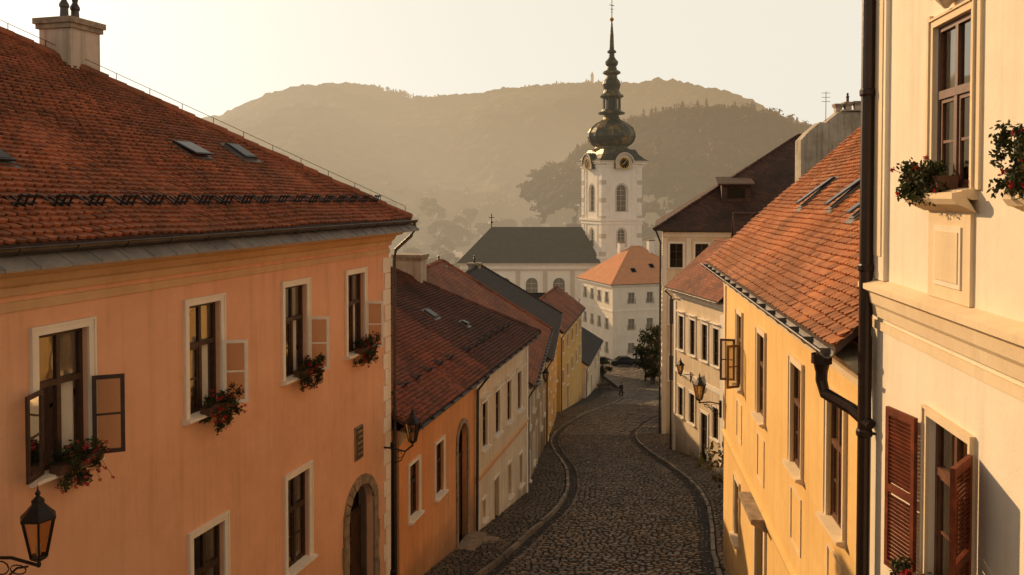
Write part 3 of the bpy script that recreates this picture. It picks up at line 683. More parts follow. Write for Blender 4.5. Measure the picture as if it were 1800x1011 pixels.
c=MB(); c.tube([(.16,-.13,.3),(.16,-.13,16.6)],.078,'pipe',14)
for z in(-7,-4.9,-2.9,-.9,1.2,3.2): c.lathe([(.086,0),(.095,.02),(.095,.07),(.086,.09)],(.16,-.13,z-b),14,'pipe'); c.box(.14,.18,-.1,.0,z+.02-b,z+.05-b,'pipe')
B.p('drainpipe',c)
# ------------------------------------------------------------------ right far houses
od=dict(frame='wood',sw=.14,sur='trim',glass='dglass',bars=2,rd=.07)
R2=House('cream_house.001','weathered cream house with small tile roof',(9.7,51),(.183,-.983),-16.2,'house')
R2.walls(7.1,5.6,-5.5,'cream',{'front':[dict(s=s,w=.75,z0=-9.0,z1=-7.0,kind='simple',o=dict(od,hood=1)) for s in(1.2,2.9,4.6,6.1)]+[dict(s=s,w=.75,z0=-12.9,z1=-11.2,kind='simple',o=od) for s in(1.2,2.9,6.1)]+[dict(s=4.6,w=.9,z0=-14.6,z1=-11.9,kind='simple',o=dict(od,sill=False))]})
R2.roof(-.3,7.4,-.5,6.0,-5.4,.85,False,False,'rp_red')
g_=MB(); g_.poly([(7.1,0,-5.5+16.2),(7.1,5.6,-5.5+16.2),(7.1,2.75,-2.75+16.2)],'cream'); g_.poly([(0,0,-5.5+16.2),(0,2.75,-2.75+16.2),(0,5.6,-5.5+16.2)],'cream'); R2.p('gable_wall',g_)
eave(R2,7.1,-5.4,-.5)
c=MB(); c.box(.4,6.7,-.05,0,-10.4+16.2,-10.15+16.2,'trim')
for x in(.2,6.9): c.box(x-.2,x+.2,-.05,0,.2,10.0,'trim')
R2.p('string_course',c)
c=MB(); c.tube([(-.1,-.55,10.6),(-.12,-.12,10.2),(-.12,-.12,1)],.06,'gutter',8); R2.p('drainpipe',c)
R3=House('tall_dark_roofed_house','tall cream house with steep dark roof and dormer',(10.6,60),(.985,-.172),-18.6,'house')
R3.walls(12.5,15,-2.3,'cream',{'front':[dict(s=s,w=.9,z0=-5.0,z1=-3.3,kind='simple',o=od) for s in(.95,2.7,4.5,6.5)]+[dict(s=.95,w=.9,z0=z,z1=z+1.8,kind='simple',o=od) for z in(-9.0,-13)],
  'left':[dict(s=s,w=1.0,z0=z,z1=z+1.9,kind='simple',o=od) for s in(2,5,8,11,13.6) for z in(-6.2,-10.2,-14.2)]})
R3.roof(-.6,14.4,-.6,22,-2.3,.64,True,False,'rp_brown',ridgefrac=.5)
eave(R3,12.5,-2.3,-.6)
c=MB()
for x in(.15,1.8,3.6,5.5): c.box(x-.15,x+.15,-.06,0,.3,15.7,'trim')
c.box(0,12,-.09,0,12.3,12.55,'trim'); R3.p('pilasters',c)
c=MB(); c.tube([(-.5,-.6,16.3),(-.15,-.15,15.4),(-.15,-.15,.8)],.07,'gutter',8); R3.p('drainpipe',c)
c=MB(); bz=18.6
c.box(4.2,6.2,2.4,5,-.9+bz,.8+bz,'rp_brown'); c.extr([(2.1,.8+bz),(5.6,1.4+bz),(5.6,1.5+bz),(2.1,.92+bz)],3.9,6.5,'rp_brown'); c.box(4.6,5.8,2.35,2.395,-.1+bz,.6+bz,'dglass'); R3.p('dormer',c,R3.roofob)
R4=House('stucco_gable_house','grey stucco fire wall house with small chimneys',(16.9,50),(1,-.05),-17,'house')
bb=17.0; c=MB()
vs=[(0,0,0),(8,0,0),(8,0,4.9+bb),(3.1,0,4.9+bb),(2.2,0,4.95+bb),(1.4,0,4.3+bb),(1.1,0,4.35+bb),(.45,0,3.8+bb),(0,0,3.3+bb)]; vs2=[(x,1.2,z_) for x,_,z_ in vs]; nv=len(vs)
c.faces(vs+vs2,[tuple(range(nv)),tuple(range(nv,2*nv))[::-1]]+[(i,nv+i,nv+(i+1)%nv,(i+1)%nv) for i in range(nv)],'grey'); R4.p('wall',c)
c=MB(); c.box(2.3,8.1,-.08,1.3,4.96+bb,5.04+bb,'stonearch'); R4.roofob=R4.p('parapet',c)
R4.chimney(2.3,.6,.36,.4,4.6,5.45,'chim',0); R4.chimney(2.85,.6,.36,.4,4.8,5.55,'chim',1); R4.chimney(3.4,.6,.35,.35,4.8,5.6,'chim',0)
c=MB(); c.tube([(1.6,.6,4.2+bb),(1.6,.6,6.2+bb)],.02,'iron',5)
for z_ in(5.6,5.85,6.1): c.tube([(1.35,.6,z_+bb),(1.85,.6,z_+bb)],.013,'iron',4)
add('roof_antenna',c,R4.roofob)
A=House('brown_roofed_house','low house with brown roof and railing',(11.6,43),(.98,-.2),-15.5,'house')
A.walls(7,6,-3.6,'grey'); A.roof(-.3,7.3,-.4,6.4,-3.5,.75,False,True,'rp_brown')
c=MB()
for i in range(8): c.tube([(1+i*.25,2.5,13.8),(1+i*.25,2.5,14.7)],.02,'iron',5)
c.tube([(1,2.5,14.7),(2.75,2.5,14.7)],.025,'iron',5); A.p('railing',c)
# ------------------------------------------------------------------ white corner building
WA=math.radians(19)
WB=House('white_corner_building','large white three storey building with orange hipped roof',(17.4,147),(math.cos(WA),math.sin(WA)),-29.2,'building')
fo=dict(frame='woodf',sw=.2,sur='churchwall',glass='dglassf',bars=1)
WB.walls(16,14,-15.3,'white',{'front':[dict(s=s,w=1.25,z0=z,z1=z+1.9,kind='simple',o=fo) for s in(3.6,7.2,10.8,14) for z in(-18.6,-23.2,-27.4)],
 'left':[dict(s=s,w=1.25,z0=z,z1=z+1.9,kind='simple',o=fo) for s in(2.3,5.4,8.5,11.6) for z in(-18.6,-23.2,-27.4)]})
WB.roof(-.6,16.6,-.6,14.6,-15.2,.80,True,True,'rp_or')
c=MB(); c.extr([(0,13.4),(-.2,13.5),(-.45,13.8),(-.45,13.95),(0,13.95)][::-1],-.4,16.2,'churchwall'); c.box(0,16,-.1,0,9.2,9.5,'churchwall'); c.box(-.45,0,0,14,13.6,13.95,'churchwall'); c.box(-.1,0,0,14,9.2,9.5,'churchwall'); WB.p('cornice',c)
WB.chimney(10.5,6.0,1.1,1.0,-11.5,-7.9,'churchwall',0); WB.chimney(6,9,1.0,1.0,-12,-8.4,'churchwall',0)
WB.skylight(5,3,.8,.9,0); WB.skylight(9,4,.8,.9,0)
# ------------------------------------------------------------------ church
CH=House('baroque_church','white baroque church with dark slate nave roof and onion spire',(18.0,171.2),(math.cos(math.radians(21)),math.sin(math.radians(21))),-30,'church')
bz=30.0; lo_=dict(frame='churchstone',glass='dglassf',sur='churchstone',sw=.35,rd=.4,bars=4)
mb=MB()
for nm_,p,q in(('f',(0,0),(9,0)),('r',(9,0),(9,9)),('b',(9,9),(0,9)),('l',(0,9),(0,0))):
    ops=[dict(s=4.5,w=2.3,z0=-3.0+bz,z1=2.4+bz,arch=1.15),dict(s=4.5,w=1.8,z0=-10.2+bz,z1=-6.6+bz,arch=.9),dict(s=4.5,w=1.8,z0=-18+bz,z1=-14+bz,arch=.9)]
    P,an=wall(mb,p,q,0,7+bz,ops,'churchwall',rd=.5)
    for o in ops:
        x,y,_=P(o['s'],0,0); place_window(CH.e,TR(x,y,o['z0'],an),'simple',o['w'],o['z1']-o['z0'],dict(lo_,arch=o['arch']))
CH.p('tower_wall',mb)
mb=MB()
for (cx,cy) in((0,0),(9,0),(0,9),(9,9)):
    sx=1 if cx==0 else -1; sy=1 if cy==0 else -1
    z=0
    i=0
    while z<7+bz-.9:
        k=1.1 if i%2 else .95
        mb.box(min(cx-sx*.12,cx+sx*k),max(cx-sx*.12,cx+sx*k),min(cy-sy*.12,cy+sy*k),max(cy-sy*.12,cy+sy*k),z,z+.86,'churchwall' if i%4 else 'churchstone'); z+=.9;i+=1
for z,h,e in((-4.9,.5,.45),(-5.6,.35,.25),(-12.6,.5,.4),(6.0,.35,.3),(6.6,.35,.7),(6.95,.3,1.0)):
    mb.box(-e,9+e,-e,9+e,z+bz,z+h+bz,'churchwall' if e<.8 else 'churchstone')
for T in (TR(4.5,0,0,0),TR(0,4.5,0,-math.pi/2),TR(9,4.5,0,math.pi/2),TR(4.5,9,0,math.pi)):
    N=12; pr=[(-1.9,5.6),(1.9,5.6)]+[(1.9*math.cos(math.pi*i/N),6.7+1.9*math.sin(math.pi*i/N)) for i in range(N+1)]
    vs=[T@Vector((x,-1.05,z+bz)) for x,z in pr]+[T@Vector((x,-.2,z+bz)) for x,z in pr]; n_=len(pr)
    mb.faces(vs,[tuple(range(n_))],'churchstone'); mb.faces(vs,[(i,n_+i,n_+(i+1)%n_,(i+1)%n_) for i in range(n_)]+[tuple(range(n_,2*n_))],'patina')
    for i in range(N):
        t0=math.pi*i/N;t1=math.pi*(i+1)/N
        A_=[(1.9*math.cos(t),6.7+1.9*math.sin(t)) for t in(t0,t1)];B_=[(2.2*math.cos(t),6.7+2.2*math.sin(t)) for t in(t0,t1)]
        vs=[T@Vector((x,-1.35,z+bz)) for x,z in(A_[0],B_[0],B_[1],A_[1])]+[T@Vector((x,.6,z+bz)) for x,z in(A_[0],B_[0],B_[1],A_[1])]
        mb.faces(vs,[(3,2,1,0)],'churchstone'); mb.faces(vs,[(1,2,6,5),(3,0,4,7)],'patina')
    for sx in(-1,1):
        for z0,z1 in((-4.3,5.9),(-12,-5.7)): mb.box(sx*2.55-.22,sx*2.55+.22,-.12,0,z0+bz,z1+bz,'churchwall',T)
CH.p('tower_trim',mb)
cf=MB(); N=24
cf.faces([(1.15*math.cos(2*math.pi*i/N),0,1.15*math.sin(2*math.pi*i/N)) for i in range(N)],[tuple(range(N))[::-1]],'iron')
for i in range(N):
    t0=2*math.pi*i/N;t1=2*math.pi*(i+1)/N
    cf.poly([(r_*math.cos(t),-.03,r_*math.sin(t)) for r_,t in((1.05,t0),(1.2,t0),(1.2,t1),(1.05,t1))],'gold')
for i in range(12):
    t=2*math.pi*i/12; cf.box(-.05,.05,-.05,-.03,.75,1.0,'gold',Matrix.Rotation(t,4,'Y'))
cf.box(-.05,.05,-.07,-.05,-.1,.85,'gold',Matrix.Rotation(math.radians(35),4,'Y')); cf.box(-.07,.07,-.09,-.07,-.1,.6,'gold',Matrix.Rotation(math.radians(-120),4,'Y'))
cfm=cf.mesh('clock_face')
for T in (TR(4.5,-1.1,6.7+bz,0),TR(-1.1,4.5,6.7+bz,-math.pi/2)): add('clock_face',cfm,CH.e,T)
sp=MB()
def sq(h,z): return [(4.5-h,4.5-h,z+bz),(4.5+h,4.5-h,z+bz),(4.5+h,4.5+h,z+bz),(4.5-h,4.5+h,z+bz)]
ls=[sq(5.6,7.25),sq(4.9,7.7),sq(4.1,8.6),sq(3.6,9.6)]
for a_,b_ in zip(ls,ls[1:]): sp.faces(a_+b_,[(i,(i+1)%4,4+(i+1)%4,4+i) for i in range(4)],'patina')
prof=[(4.0,9.3),(4.05,9.7),(3.5,9.9),(3.4,10.3),(4.2,10.8),(4.75,11.5),(5.0,12.3),(4.95,13.1),(4.5,14),(3.6,14.8),(2.6,15.3),(1.9,15.8),(1.55,16.5),(1.5,16.9),(2.7,17.0),(2.8,17.3),(2.1,17.6),(1.9,18.0),(1.25,18.1),(1.25,20.2),(2.0,20.3),(2.5,20.6),(2.5,20.8),(1.8,21.3),(1.55,22.0),(1.75,22.6),(1.9,23.2),(1.7,23.8),(1.2,24.4),(1.1,25.0),(1.85,25.4),(1.85,25.7),(1.15,26.1),(.95,26.8),(1.3,27.3),(1.35,27.8),(.9,28.3),(.6,28.8),(.55,29.5),(.95,29.7),(.95,29.95),(.5,30.3),(.38,33.3),(.12,36.2)]
sp.lathe([(r_,z) for r_,z in prof],(4.5,4.5,bz),16,'patina')
for i in range(8):
    t=2*math.pi*i/8; sp.tube([(4.5+1.75*math.cos(t),4.5+1.75*math.sin(t),18+bz),(4.5+1.75*math.cos(t),4.5+1.75*math.sin(t),20.4+bz)],.22,'patina',6)
    pts=[(4.5+(r_+.03)*math.cos(t),4.5+(r_+.03)*math.sin(t),z+bz) for r_,z in prof[3:12]]; sp.tube(pts,.13,'patina',5)
SP=CH.p('spire',sp)
c=MB(); c.lathe([(.05,-.45),(.32,-.3),(.45,0),(.32,.3),(.05,.45)],(4.5,4.5,36.5+bz),12,'gold'); c.tube([(4.5,4.5,36.8+bz),(4.5,4.5,40.6+bz)],.09,'patina',6); c.tube([(3.9,4.3,39.4+bz),(5.1,4.7,39.4+bz)],.08,'patina',6); c.tube([(4.15,4.4,38.6+bz),(4.85,4.6,38.6+bz)],.07,'patina',6)
c.lathe([(.03,-.2),(.2,0),(.03,.2)],(4.5,4.5,38+bz),8,'gold')
add('spire_cross',c,SP)
inv=CH.e.matrix_basis.inverted()
NT=inv@TR(-10.5,172,-30,0)
mb=MB(); ops=[dict(s=s,w=2.4,z0=8.6,z1=13.6,arch=1.2) for s in(3.5,9,14.5,20,25.5)]
P,an=wall(mb,(0,0),(30,0),0,16.7,ops,'churchwall',rd=.4); wall(mb,(30,0),(30,15),0,16.7,[],'churchwall'); wall(mb,(30,15),(0,15),0,16.7,[],'churchwall'); wall(mb,(0,15),(0,0),0,16.7,[],'churchwall')
NV=add('nave_wall',mb,CH.e,NT)
for o in ops: place_window(CH.e,NT@TR(o['s'],0,o['z0']),'simple',o['w'],o['z1']-o['z0'],dict(lo_,arch=o['arch'],sur='churchwall'))
mb=MB()
for x in(.4,6.2,11.7,17.2,22.7,28.4): mb.box(x-.45,x+.45,-.18,0,0,15.0,'churchstone')
mb.box(-.2,30.1,-.3,0,15.0,15.4,'churchstone'); mb.box(-.35,30.1,-.6,0,16.2,16.6,'churchstone')
add('nave_trim',mb,CH.e,NT)
mb=MB(); A_=(-.7,-.8,16.6);B_=(30.3,-.8,16.6);C_=(30.3,15.8,16.6);D2=(-.7,15.8,16.6);E_=(6.2,7.5,23.6);F_=(30.3,7.5,23.6)
for p in([A_,B_,F_,E_],[C_,D2,E_,F_],[D2,A_,E_],[B_,C_,F_]): mb.poly(p,'rp_church')
add('nave_roof',mb,CH.e,NT)
c=MB(); c.tube([(6.2,7.5,23.5),(6.2,7.5,26.4)],.1,'iron',6); c.lathe([(.03,-.3),(.35,0),(.03,.3)],(6.2,7.5,24.6),8,'iron'); c.tube([(5.6,7.5,25.6),(6.8,7.5,25.6)],.07,'iron',5)
add('roof_finial',c,CH.e,NT)
# ------------------------------------------------------------------ ground, road, pavement
mb=MB(); ys=[-60,-30,0,10,20,30,40,50,60,70,80,90,100,112,125,137,150,170,190,230,300,500,900,1600,4000]
for a_,b_ in zip(ys,ys[1:]):
    m_='earth' if b_<=150 else 'earthf'
    o1=-.25
    mb.poly([(-3000,a_,zg(a_)+o1),(3000,a_,zg(a_)+o1),(3000,b_,zg(b_)+o1),(-3000,b_,zg(b_)+o1)],m_)
struct(add('ground',mb))
def strip(f0,f1,y0,y1,off,mat,st=2.0):
    mb=MB(); y=y0
    while y<y1:
        q=min(y1,y+st); mb.poly([(f0(y),y,zg(y)+off),(f1(y),y,zg(y)+off),(f1(q),q,zg(q)+off),(f0(q),q,zg(q)+off)],mat); y=q
    return mb
def cob(mb,x0,x1,y,dy,off,mat,sw,hh):
    x=x0; mi=mb.mi(mat); gz=zg(y)
    sl=(zg(y+.5)-zg(y-.5))
    while x<x1:
        w=sw*R.uniform(.75,1.35)
        if x+w>x1+.08: w=x1-x
        if w<.06: break
        h=hh*R.uniform(.5,1.35); g_=.012; i_=.03; j=R.uniform(-.03,.03)+.05*math.sin(x*1.7+y*.6); tx=R.uniform(-.014,.014)
        a0,a1,b0,b1=x+g_,x+w-g_,y+g_+j,y+dy-g_+j+R.uniform(-.015,.015)
        def Z(yy): return gz+off+(yy-y)*sl
        N=len(mb.v)
        mb.v.extend([(a0,b0,Z(b0)-.02),(a1,b0,Z(b0)-.02),(a1,b1,Z(b1)-.02),(a0,b1,Z(b1)-.02),(a0+i_,b0+i_*.8,Z(b0)+h+tx),(a1-i_,b0+i_*.8,Z(b0)+h-tx),(a1-i_,b1-i_*.8,Z(b1)+h-tx),(a0+i_,b1-i_*.8,Z(b1)+h+tx)])
        mb.f.extend([(N+4,N+5,N+6,N+7),(N,N+1,N+5,N+4),(N+1,N+2,N+6,N+5),(N+2,N+3,N+7,N+6),(N+3,N,N+4,N+7)]); mb.m.extend([mi]*5)
        x+=w
mb=strip(lambda y:XL(y)-.1,lambda y:XR(y)+.1,0,150,0,'mortar')
y=22.0
while y<145:
    dy=.20 if y<60 else (.3 if y<90 else .5)
    cob(mb,XL(y)+.12+(.3 if y<100 else 0),XR(y)-.12-(.3 if y<97 else 0),y,dy,.0,'cobble',.205 if y<60 else (.31 if y<90 else .6),.055)
    if y<100:
        cob(mb,XL(y)+.1,XL(y)+.4,y,dy,-.03,'gutst',.15,.03)
        if y<97: cob(mb,XR(y)-.4,XR(y)-.1,y,dy,-.03,'gutst',.15,.03)
    y+=dy
struct(add('road',mb))
mb=strip(lambda y:XL(y)-5,lambda y:XL(y)-.1,0,110,.1,'mortar')
mb2=strip(lambda y:XR(y)+.1,lambda y:XR(y)+6,0,96,.1,'mortar')
y=22.0
while y<106:
    dy=.19 if y<60 else .3
    cob(mb,XL(y)-2.6,XL(y)-.11,y,dy,.1,'cobble2',.2 if y<60 else .32,.042)
    if y<95: cob(mb2,XR(y)+.11,XR(y)+4.2,y,dy,.1,'cobble2',.2 if y<60 else .32,.042)
    y+=dy
struct(add('pavement',mb)); struct(add('pavement.001',mb2))
for nm_,F,y1 in(('kerb',XL,106),('kerb.001',XR,97)):
    mb=MB(); y=21.0
    while y<y1:
        ln=R.uniform(.55,.95); q=y+ln-.02; x0,x1=F(y)+R.uniform(-.02,.02),F(q)+R.uniform(-.02,.02); z0,z1=zg(y)+.0,zg(q)+.0; h=.155+R.uniform(-.025,.02); k=.065
        vs=[(x0-k-.02,y,z0-.1),(x0+k+.02,y,z0-.1),(x1+k+.02,q,z1-.1),(x1-k-.02,q,z1-.1),(x0-k,y+.015,z0+h),(x0+k,y+.015,z0+h),(x1+k,q-.015,z1+h),(x1-k,q-.015,z1+h)]
        mb.faces(vs,[(4,5,6,7),(0,1,5,4),(1,2,6,5),(2,3,7,6),(3,0,4,7)],'kerb'); y+=ln
    struct(add(nm_,mb))
# ------------------------------------------------------------------ hills
RID=[(-900,0),(-660,9),(-420,45),(-318,82),(-252,98),(-200,114),(-165,119),(-140,117),(-96,105),(-42,105),(0,113),(40,119),(81,122),(120,121),(180,106),(240,89),(312,72),(420,52),(660,27),(900,10)]
RID2=[(-80,-30),(-40,-14),(0,2),(35,22),(69,42),(94,48),(118,51),(139,50),(170,40),(208,22),(300,4),(420,-20)]
RID3=[(-300,10),(-200,14),(-120,0),(-60,-12),(0,-18),(60,-30),(120,-31)]
def sst(t): t=max(0,min(1,t)); return t*t*(3-2*t)
def hmain(x,y):
    t=(y-250)/650
    n1=noise.fractal(Vector((x*.006,y*.004,1.7)),1.0,2.0,4)
    if t<=1: s=sst(t)**.8
    else: s=max(0,1-(t-1)*1.1)
    rid=abs(math.sin(x*.017+y*.004+1.3*n1))
    z=-31+(lin(RID,x)-9+31)*s+(n1*36-26*rid)*max(0,t)*(max(0,1-t))*2.0
    # valley behind the nearer wooded spur on this side
    dip=sst((x+10)/70.0)*(1-sst((y-520)/120.0))
    return z*(1-dip)+min(z,-36)*dip
def hnear(x,y):
    t=(y-300)/210
    n1=noise.fractal(Vector((x*.012,y*.012,5.7)),1.0,2.0,4)
    if t<=1: s=sst(t)
    else: s=max(0,1-(t-1)*1.2)
    return -33+(lin(RID2,x)-4+33)*s+n1*12*max(0,t)*max(0,1.2-t)
def hleft(x,y):
    t=(y-290)/170
    n1=noise.fractal(Vector((x*.011,y*.012,9.7)),1.0,2.0,4)
    s=sst(t) if t<=1 else max(0,1-(t-1)*1.2)
    return -33+(lin(RID3,x)+33)*s+n1*10*max(0,t)*max(0,1.2-t)
def tree_bump(x,y,sc,a):
    d=noise.voronoi(Vector((x/sc,y/sc,0)))[0][0]; return a*math.sqrt(max(0,1-min(1,d*1.15)**2))
def hill(name,f,x0,x1,y0,y1,st,sty,mat,sc,a):
    nx=int((x1-x0)/st);ny=int((y1-y0)/sty); vs=[];fs=[]
    for j in range(ny+1):
        for i in range(nx+1):
            x=x0+(x1-x0)*i/nx+R.uniform(-.3,.3)*st; y=y0+(y1-y0)*j/ny+R.uniform(-.3,.3)*sty
            cover=.25+.75*sst((noise.noise(Vector((x*.012,y*.012,3)))+.35)*4)
            vs.append((x,y,f(x,y)+cover*tree_bump(x,y,sc,a)*R.uniform(.6,1.2)))
    for j in range(ny):
        for i in range(nx):
            k=j*(nx+1)+i; fs.append((k,k+1,k+nx+2,k+nx+1))
    mb=MB(); mb.faces(vs,fs,mat); me=mb.mesh(name,False); struct(add(name,me))
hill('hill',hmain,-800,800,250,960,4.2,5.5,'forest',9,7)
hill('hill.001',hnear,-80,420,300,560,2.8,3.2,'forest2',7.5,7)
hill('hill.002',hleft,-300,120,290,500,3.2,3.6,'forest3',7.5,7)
mb=MB(); rr=random.Random(3)
for i in range(1650):
    if i<900:
        x=rr.uniform(-30,320); y=rr.uniform(330,520); z=hnear(x,y); lf='leafh'
        if i%2==0: y=510+rr.uniform(-8,8); z=hnear(x,y)
        if hmain(x,y)>z+2: continue
        s=rr.uniform(3,6)
    elif i<1110:
        x=rr.uniform(-240,60); y=rr.uniform(390,470); z=max(hleft(x,y),hmain(x,y)); s=rr.uniform(2.6,5); lf='leafh2'
    else:
        x=rr.uniform(-330,330); y=rr.uniform(885,903); z=hmain(x,y); s=rr.uniform(2.6,5.0); lf='leafh2'
    if rr.random()<(.6 if (i>=1110 and -170<x<-20) else .2):
        for k in range(5):
            zz=z+s*.3*k+1; r_=s*.5*(1-k/5.5)
            mb.leaves((x,y,zz+s*.4),(r_,r_,s*.25),12,s*.16,lf,rr,.2)
        mb.lathe([(s*.36,0),(.02,s*2.2)],(x,y,z),6,lf)
    else:
        for k in range(4):
            mb.leaves((x+rr.uniform(-.4,.4)*s,y+rr.uniform(-.4,.4)*s,z+s*rr.uniform(.8,1.5)),(s*.6,s*.6,s*.5),18,s*.2,lf,rr,.3)
ob=add('hillside_forest',mb); ob['kind']='stuff'
c=MB(); c.box(-4,4,-3,3,0,5,'wallfar'); c.box(2.2,5,-2,2,0,10,'wallfar'); c.lathe([(2,10),(.1,15)],(3.6,0,0),4,'rp_far'); c.box(-16,-5,-2,2,0,3,'wallfar')
e=add('hilltop_chapel',c,None,TR(80,893,hmain(80,893)+3)); tag(e,'small pale chapel with turret on the hill crest','chapel')
def tree_mesh(seed,leaf,h=7,n=46,size=.22,cl=16,bark='bark'):
    rr=random.Random(seed); t=MB(); t.tube([(0,0,0),(.08,.03,h*.2),(-.05,.1,h*.45),(.1,0,h*.75)],.22,bark,8,.05)
    cr=MB()
    for i in range(cl):
        a=rr.uniform(0,6.28); r_=rr.uniform(.1,.34)*h; z=rr.uniform(.35,.95)*h; r_*=1.15-abs(z/h-.6)
        p=(r_*math.cos(a),r_*math.sin(a),z)
        t.tube([(0,0,z*.6),(p[0]*.6,p[1]*.6,z*.85),p],.07,bark,5,.02)
        s=rr.uniform(.10,.17)*h; cr.leaves(p,(s,s,s*.75),n,size,leaf,rr,.3)
    return t.mesh('trunk'),cr.mesh('crown')
def conifer_mesh(seed,leaf,h=9,bark='bark'):
    rr=random.Random(seed); t=MB(); t.tube([(0,0,0),(0,0,h*.5),(0,0,h*.96)],.18,bark,8,.03); c=MB()
    for k in range(16):
        z=h*(.1+.86*k/16); r_=h*.24*(1-k/17)
        for j in range(7):
            a=rr.uniform(0,6.28); q=r_*rr.uniform(.6,1.05); c.leaves((q*.6*math.cos(a),q*.6*math.sin(a),z-.15*q),(q*.45,q*.45,h*.03),16,.2,leaf,rr,.1)
    return t.mesh('trunk'),c.mesh('crown')
tm=[tree_mesh(1,'leafd',7,80,.2,20),tree_mesh(2,'leafo',7,70,.2,18),conifer_mesh(3,'leafd')]
tmf=[tree_mesh(11,'leaff',10,70,.62,18,'barkf'),tree_mesh(12,'leaff',10,70,.62,16,'barkf'),conifer_mesh(13,'leaff',12,'barkf')]
def put_tree(mesh,x,y,z,s,lab,cat='tree',grp=None,name='tree'):
    e=bpy.data.objects.new(name,None); COL.objects.link(e); e.matrix_basis=TR(x,y,z,R.uniform(0,6))@Matrix.Scale(s,4); tag(e,lab,cat,grp)
    add('trunk',mesh[0],e); add('crown',mesh[1],e)
for x,y,s,k in((18.7,119,.72,0),(20.0,120,1.15,0),(19.4,116,.55,1),(22.2,123,1.25,1),(18.9,115,.42,0),(20.8,115.5,.6,0),(21.4,128,.9,0),(25.2,120,.8,0)):
    put_tree(tm[k],x,y,zg(y),s,'leafy dark tree in the planted square','tree','trees in the square')
put_tree(tm[0],12.6,117.5,zg(117),.5,'small round street tree beside the white cottage')
put_tree(tm[1],8.6,28.5,zg(28),.72,'autumn bush tree beside the yellow house')
put_tree(tm[0],9.6,33,zg(33),.45,'dark shrub against the house corner','shrub')
rr=random.Random(5)
for i in range(150):
    x=rr.uniform(-80,80); y=rr.uniform(210,390)
    z=max(zg(y)-.3,hmain(x,y),hleft(x,y))
    if x>0 and y>300: z=max(z,hnear(x,y))
    put_tree(tmf[rr.choice((0,1,1,2))],x,y,z-.5,rr.uniform(.7,1.35),'hazy tree in the valley beyond the church','tree','trees in the hazy valley')
ch_=[]
for q in range(3):
    w=MB(); a_,b_=5+q,4; w.box(-a_,a_,-b_,b_,-3,4.5,'wallfar'); w.poly([(-a_,-b_,4.5),(-a_,0,8),(-a_,b_,4.5)],'wallfar'); w.poly([(a_,b_,4.5),(a_,0,8),(a_,-b_,4.5)],'wallfar')
    for i in range(3): w.box(-a_+1.5+i*3,-a_+2.6+i*3,-b_-.05,-b_-.01,1.5,3,'dglassf')
    r_=MB(); r_.extr([(-b_-.6,4.2),(0,8.3),(b_+.6,4.2),(b_+.6,4.5),(0,8.7),(-b_-.6,4.5)],-a_-.5,a_+.5,'rp_far'); r_.box(1,2,1,2,6,9.5,'wallfar')
    ch_.append((w.mesh('wall'),r_.mesh('roof')))
for i in range(26):
    x=rr.uniform(-85,60); y=rr.uniform(240,420); z=max(zg(y)-.3,hmain(x,y),hleft(x,y))
    if x>0 and y>300: z=max(z,hnear(x,y))
    e=bpy.data.objects.new('distant_cottage',None); COL.objects.link(e); e.matrix_basis=TR(x,y,z,rr.uniform(-.8,.8))@Matrix.Scale(rr.uniform(.4,.65),4); tag(e,'hazy pale cottage with red roof in the valley','house','cottages in the valley')
    m_=ch_[i%3]; add('wall',m_[0],e); add('roof',m_[1],e)
# ------------------------------------------------------------------ flower boxes
def flower_box(T,lab,w=.8,sz=.3,fl='flower',dens=1.0,seed=1,droop=.22,nb=16):
    rr=random.Random(seed)
    e=bpy.data.objects.new('flower_box',None); COL.objects.link(e); e.matrix_basis=T; tag(e,lab,'flower box','window flower boxes')
    p=MB(); p.extr([(-.18,.02),(-.16,-.0),(-.02,0),(-.0,.02),(-.0,.13),(-.19,.13)],-w/2,w/2,'terra'); add('planter',p,e)
    f=MB(); q=MB()
    for i in range(int(28*dens)):
        c_=(rr.uniform(-w/2,w/2),rr.uniform(-.30,-.02),rr.uniform(-droop,.32)*sz/.3); f.leaves(c_,(.10,.08,.10),64,.024,'leafd' if i%3 else 'leaf',rr,.1)
    for i in range(nb):
        c_=(rr.uniform(-w/2-.03,w/2+.03),rr.uniform(-.37,-.12),rr.uniform(-droop-.02,.40)*sz/.3); q.leaves(c_,(.032,.032,.030),24,.015,fl,rr,.1)
        f.tube([(c_[0]*.9,-.12,.12),c_],.003,'leaf',4)
    add('foliage',f,e); add('blossoms',q,e)
fac=PINK.e.matrix_basis
for i,(s,fl) in enumerate(((6.6,'flowerp'),(9.75,'flower'),(12.75,'flower'),(15.45,'flower'))):
    flower_box(fac@TR(s,-.03,-3.62-PINK.b),'red geraniums spilling from a box under a pink house window',.76,.32,fl,1.5,i+3,.22,36)
fb=B.e.matrix_basis
flower_box(fb@TR(2.25,-.03,.06-B.b),'geraniums in a small box on a cream stone sill',.72,.25,'flower',1.4,21,.08,9)
flower_box(fb@TR(4.35,-.05,.08-B.b),'tall geraniums in a box on a cream stone sill',.6,.38,'flower',1.4,23,.02,8)
flower_box(fb@TR(2.25,-.05,-3.95-B.b),'red geraniums below the shuttered window',.8,.27,'flower',1.3,27,.1,22)
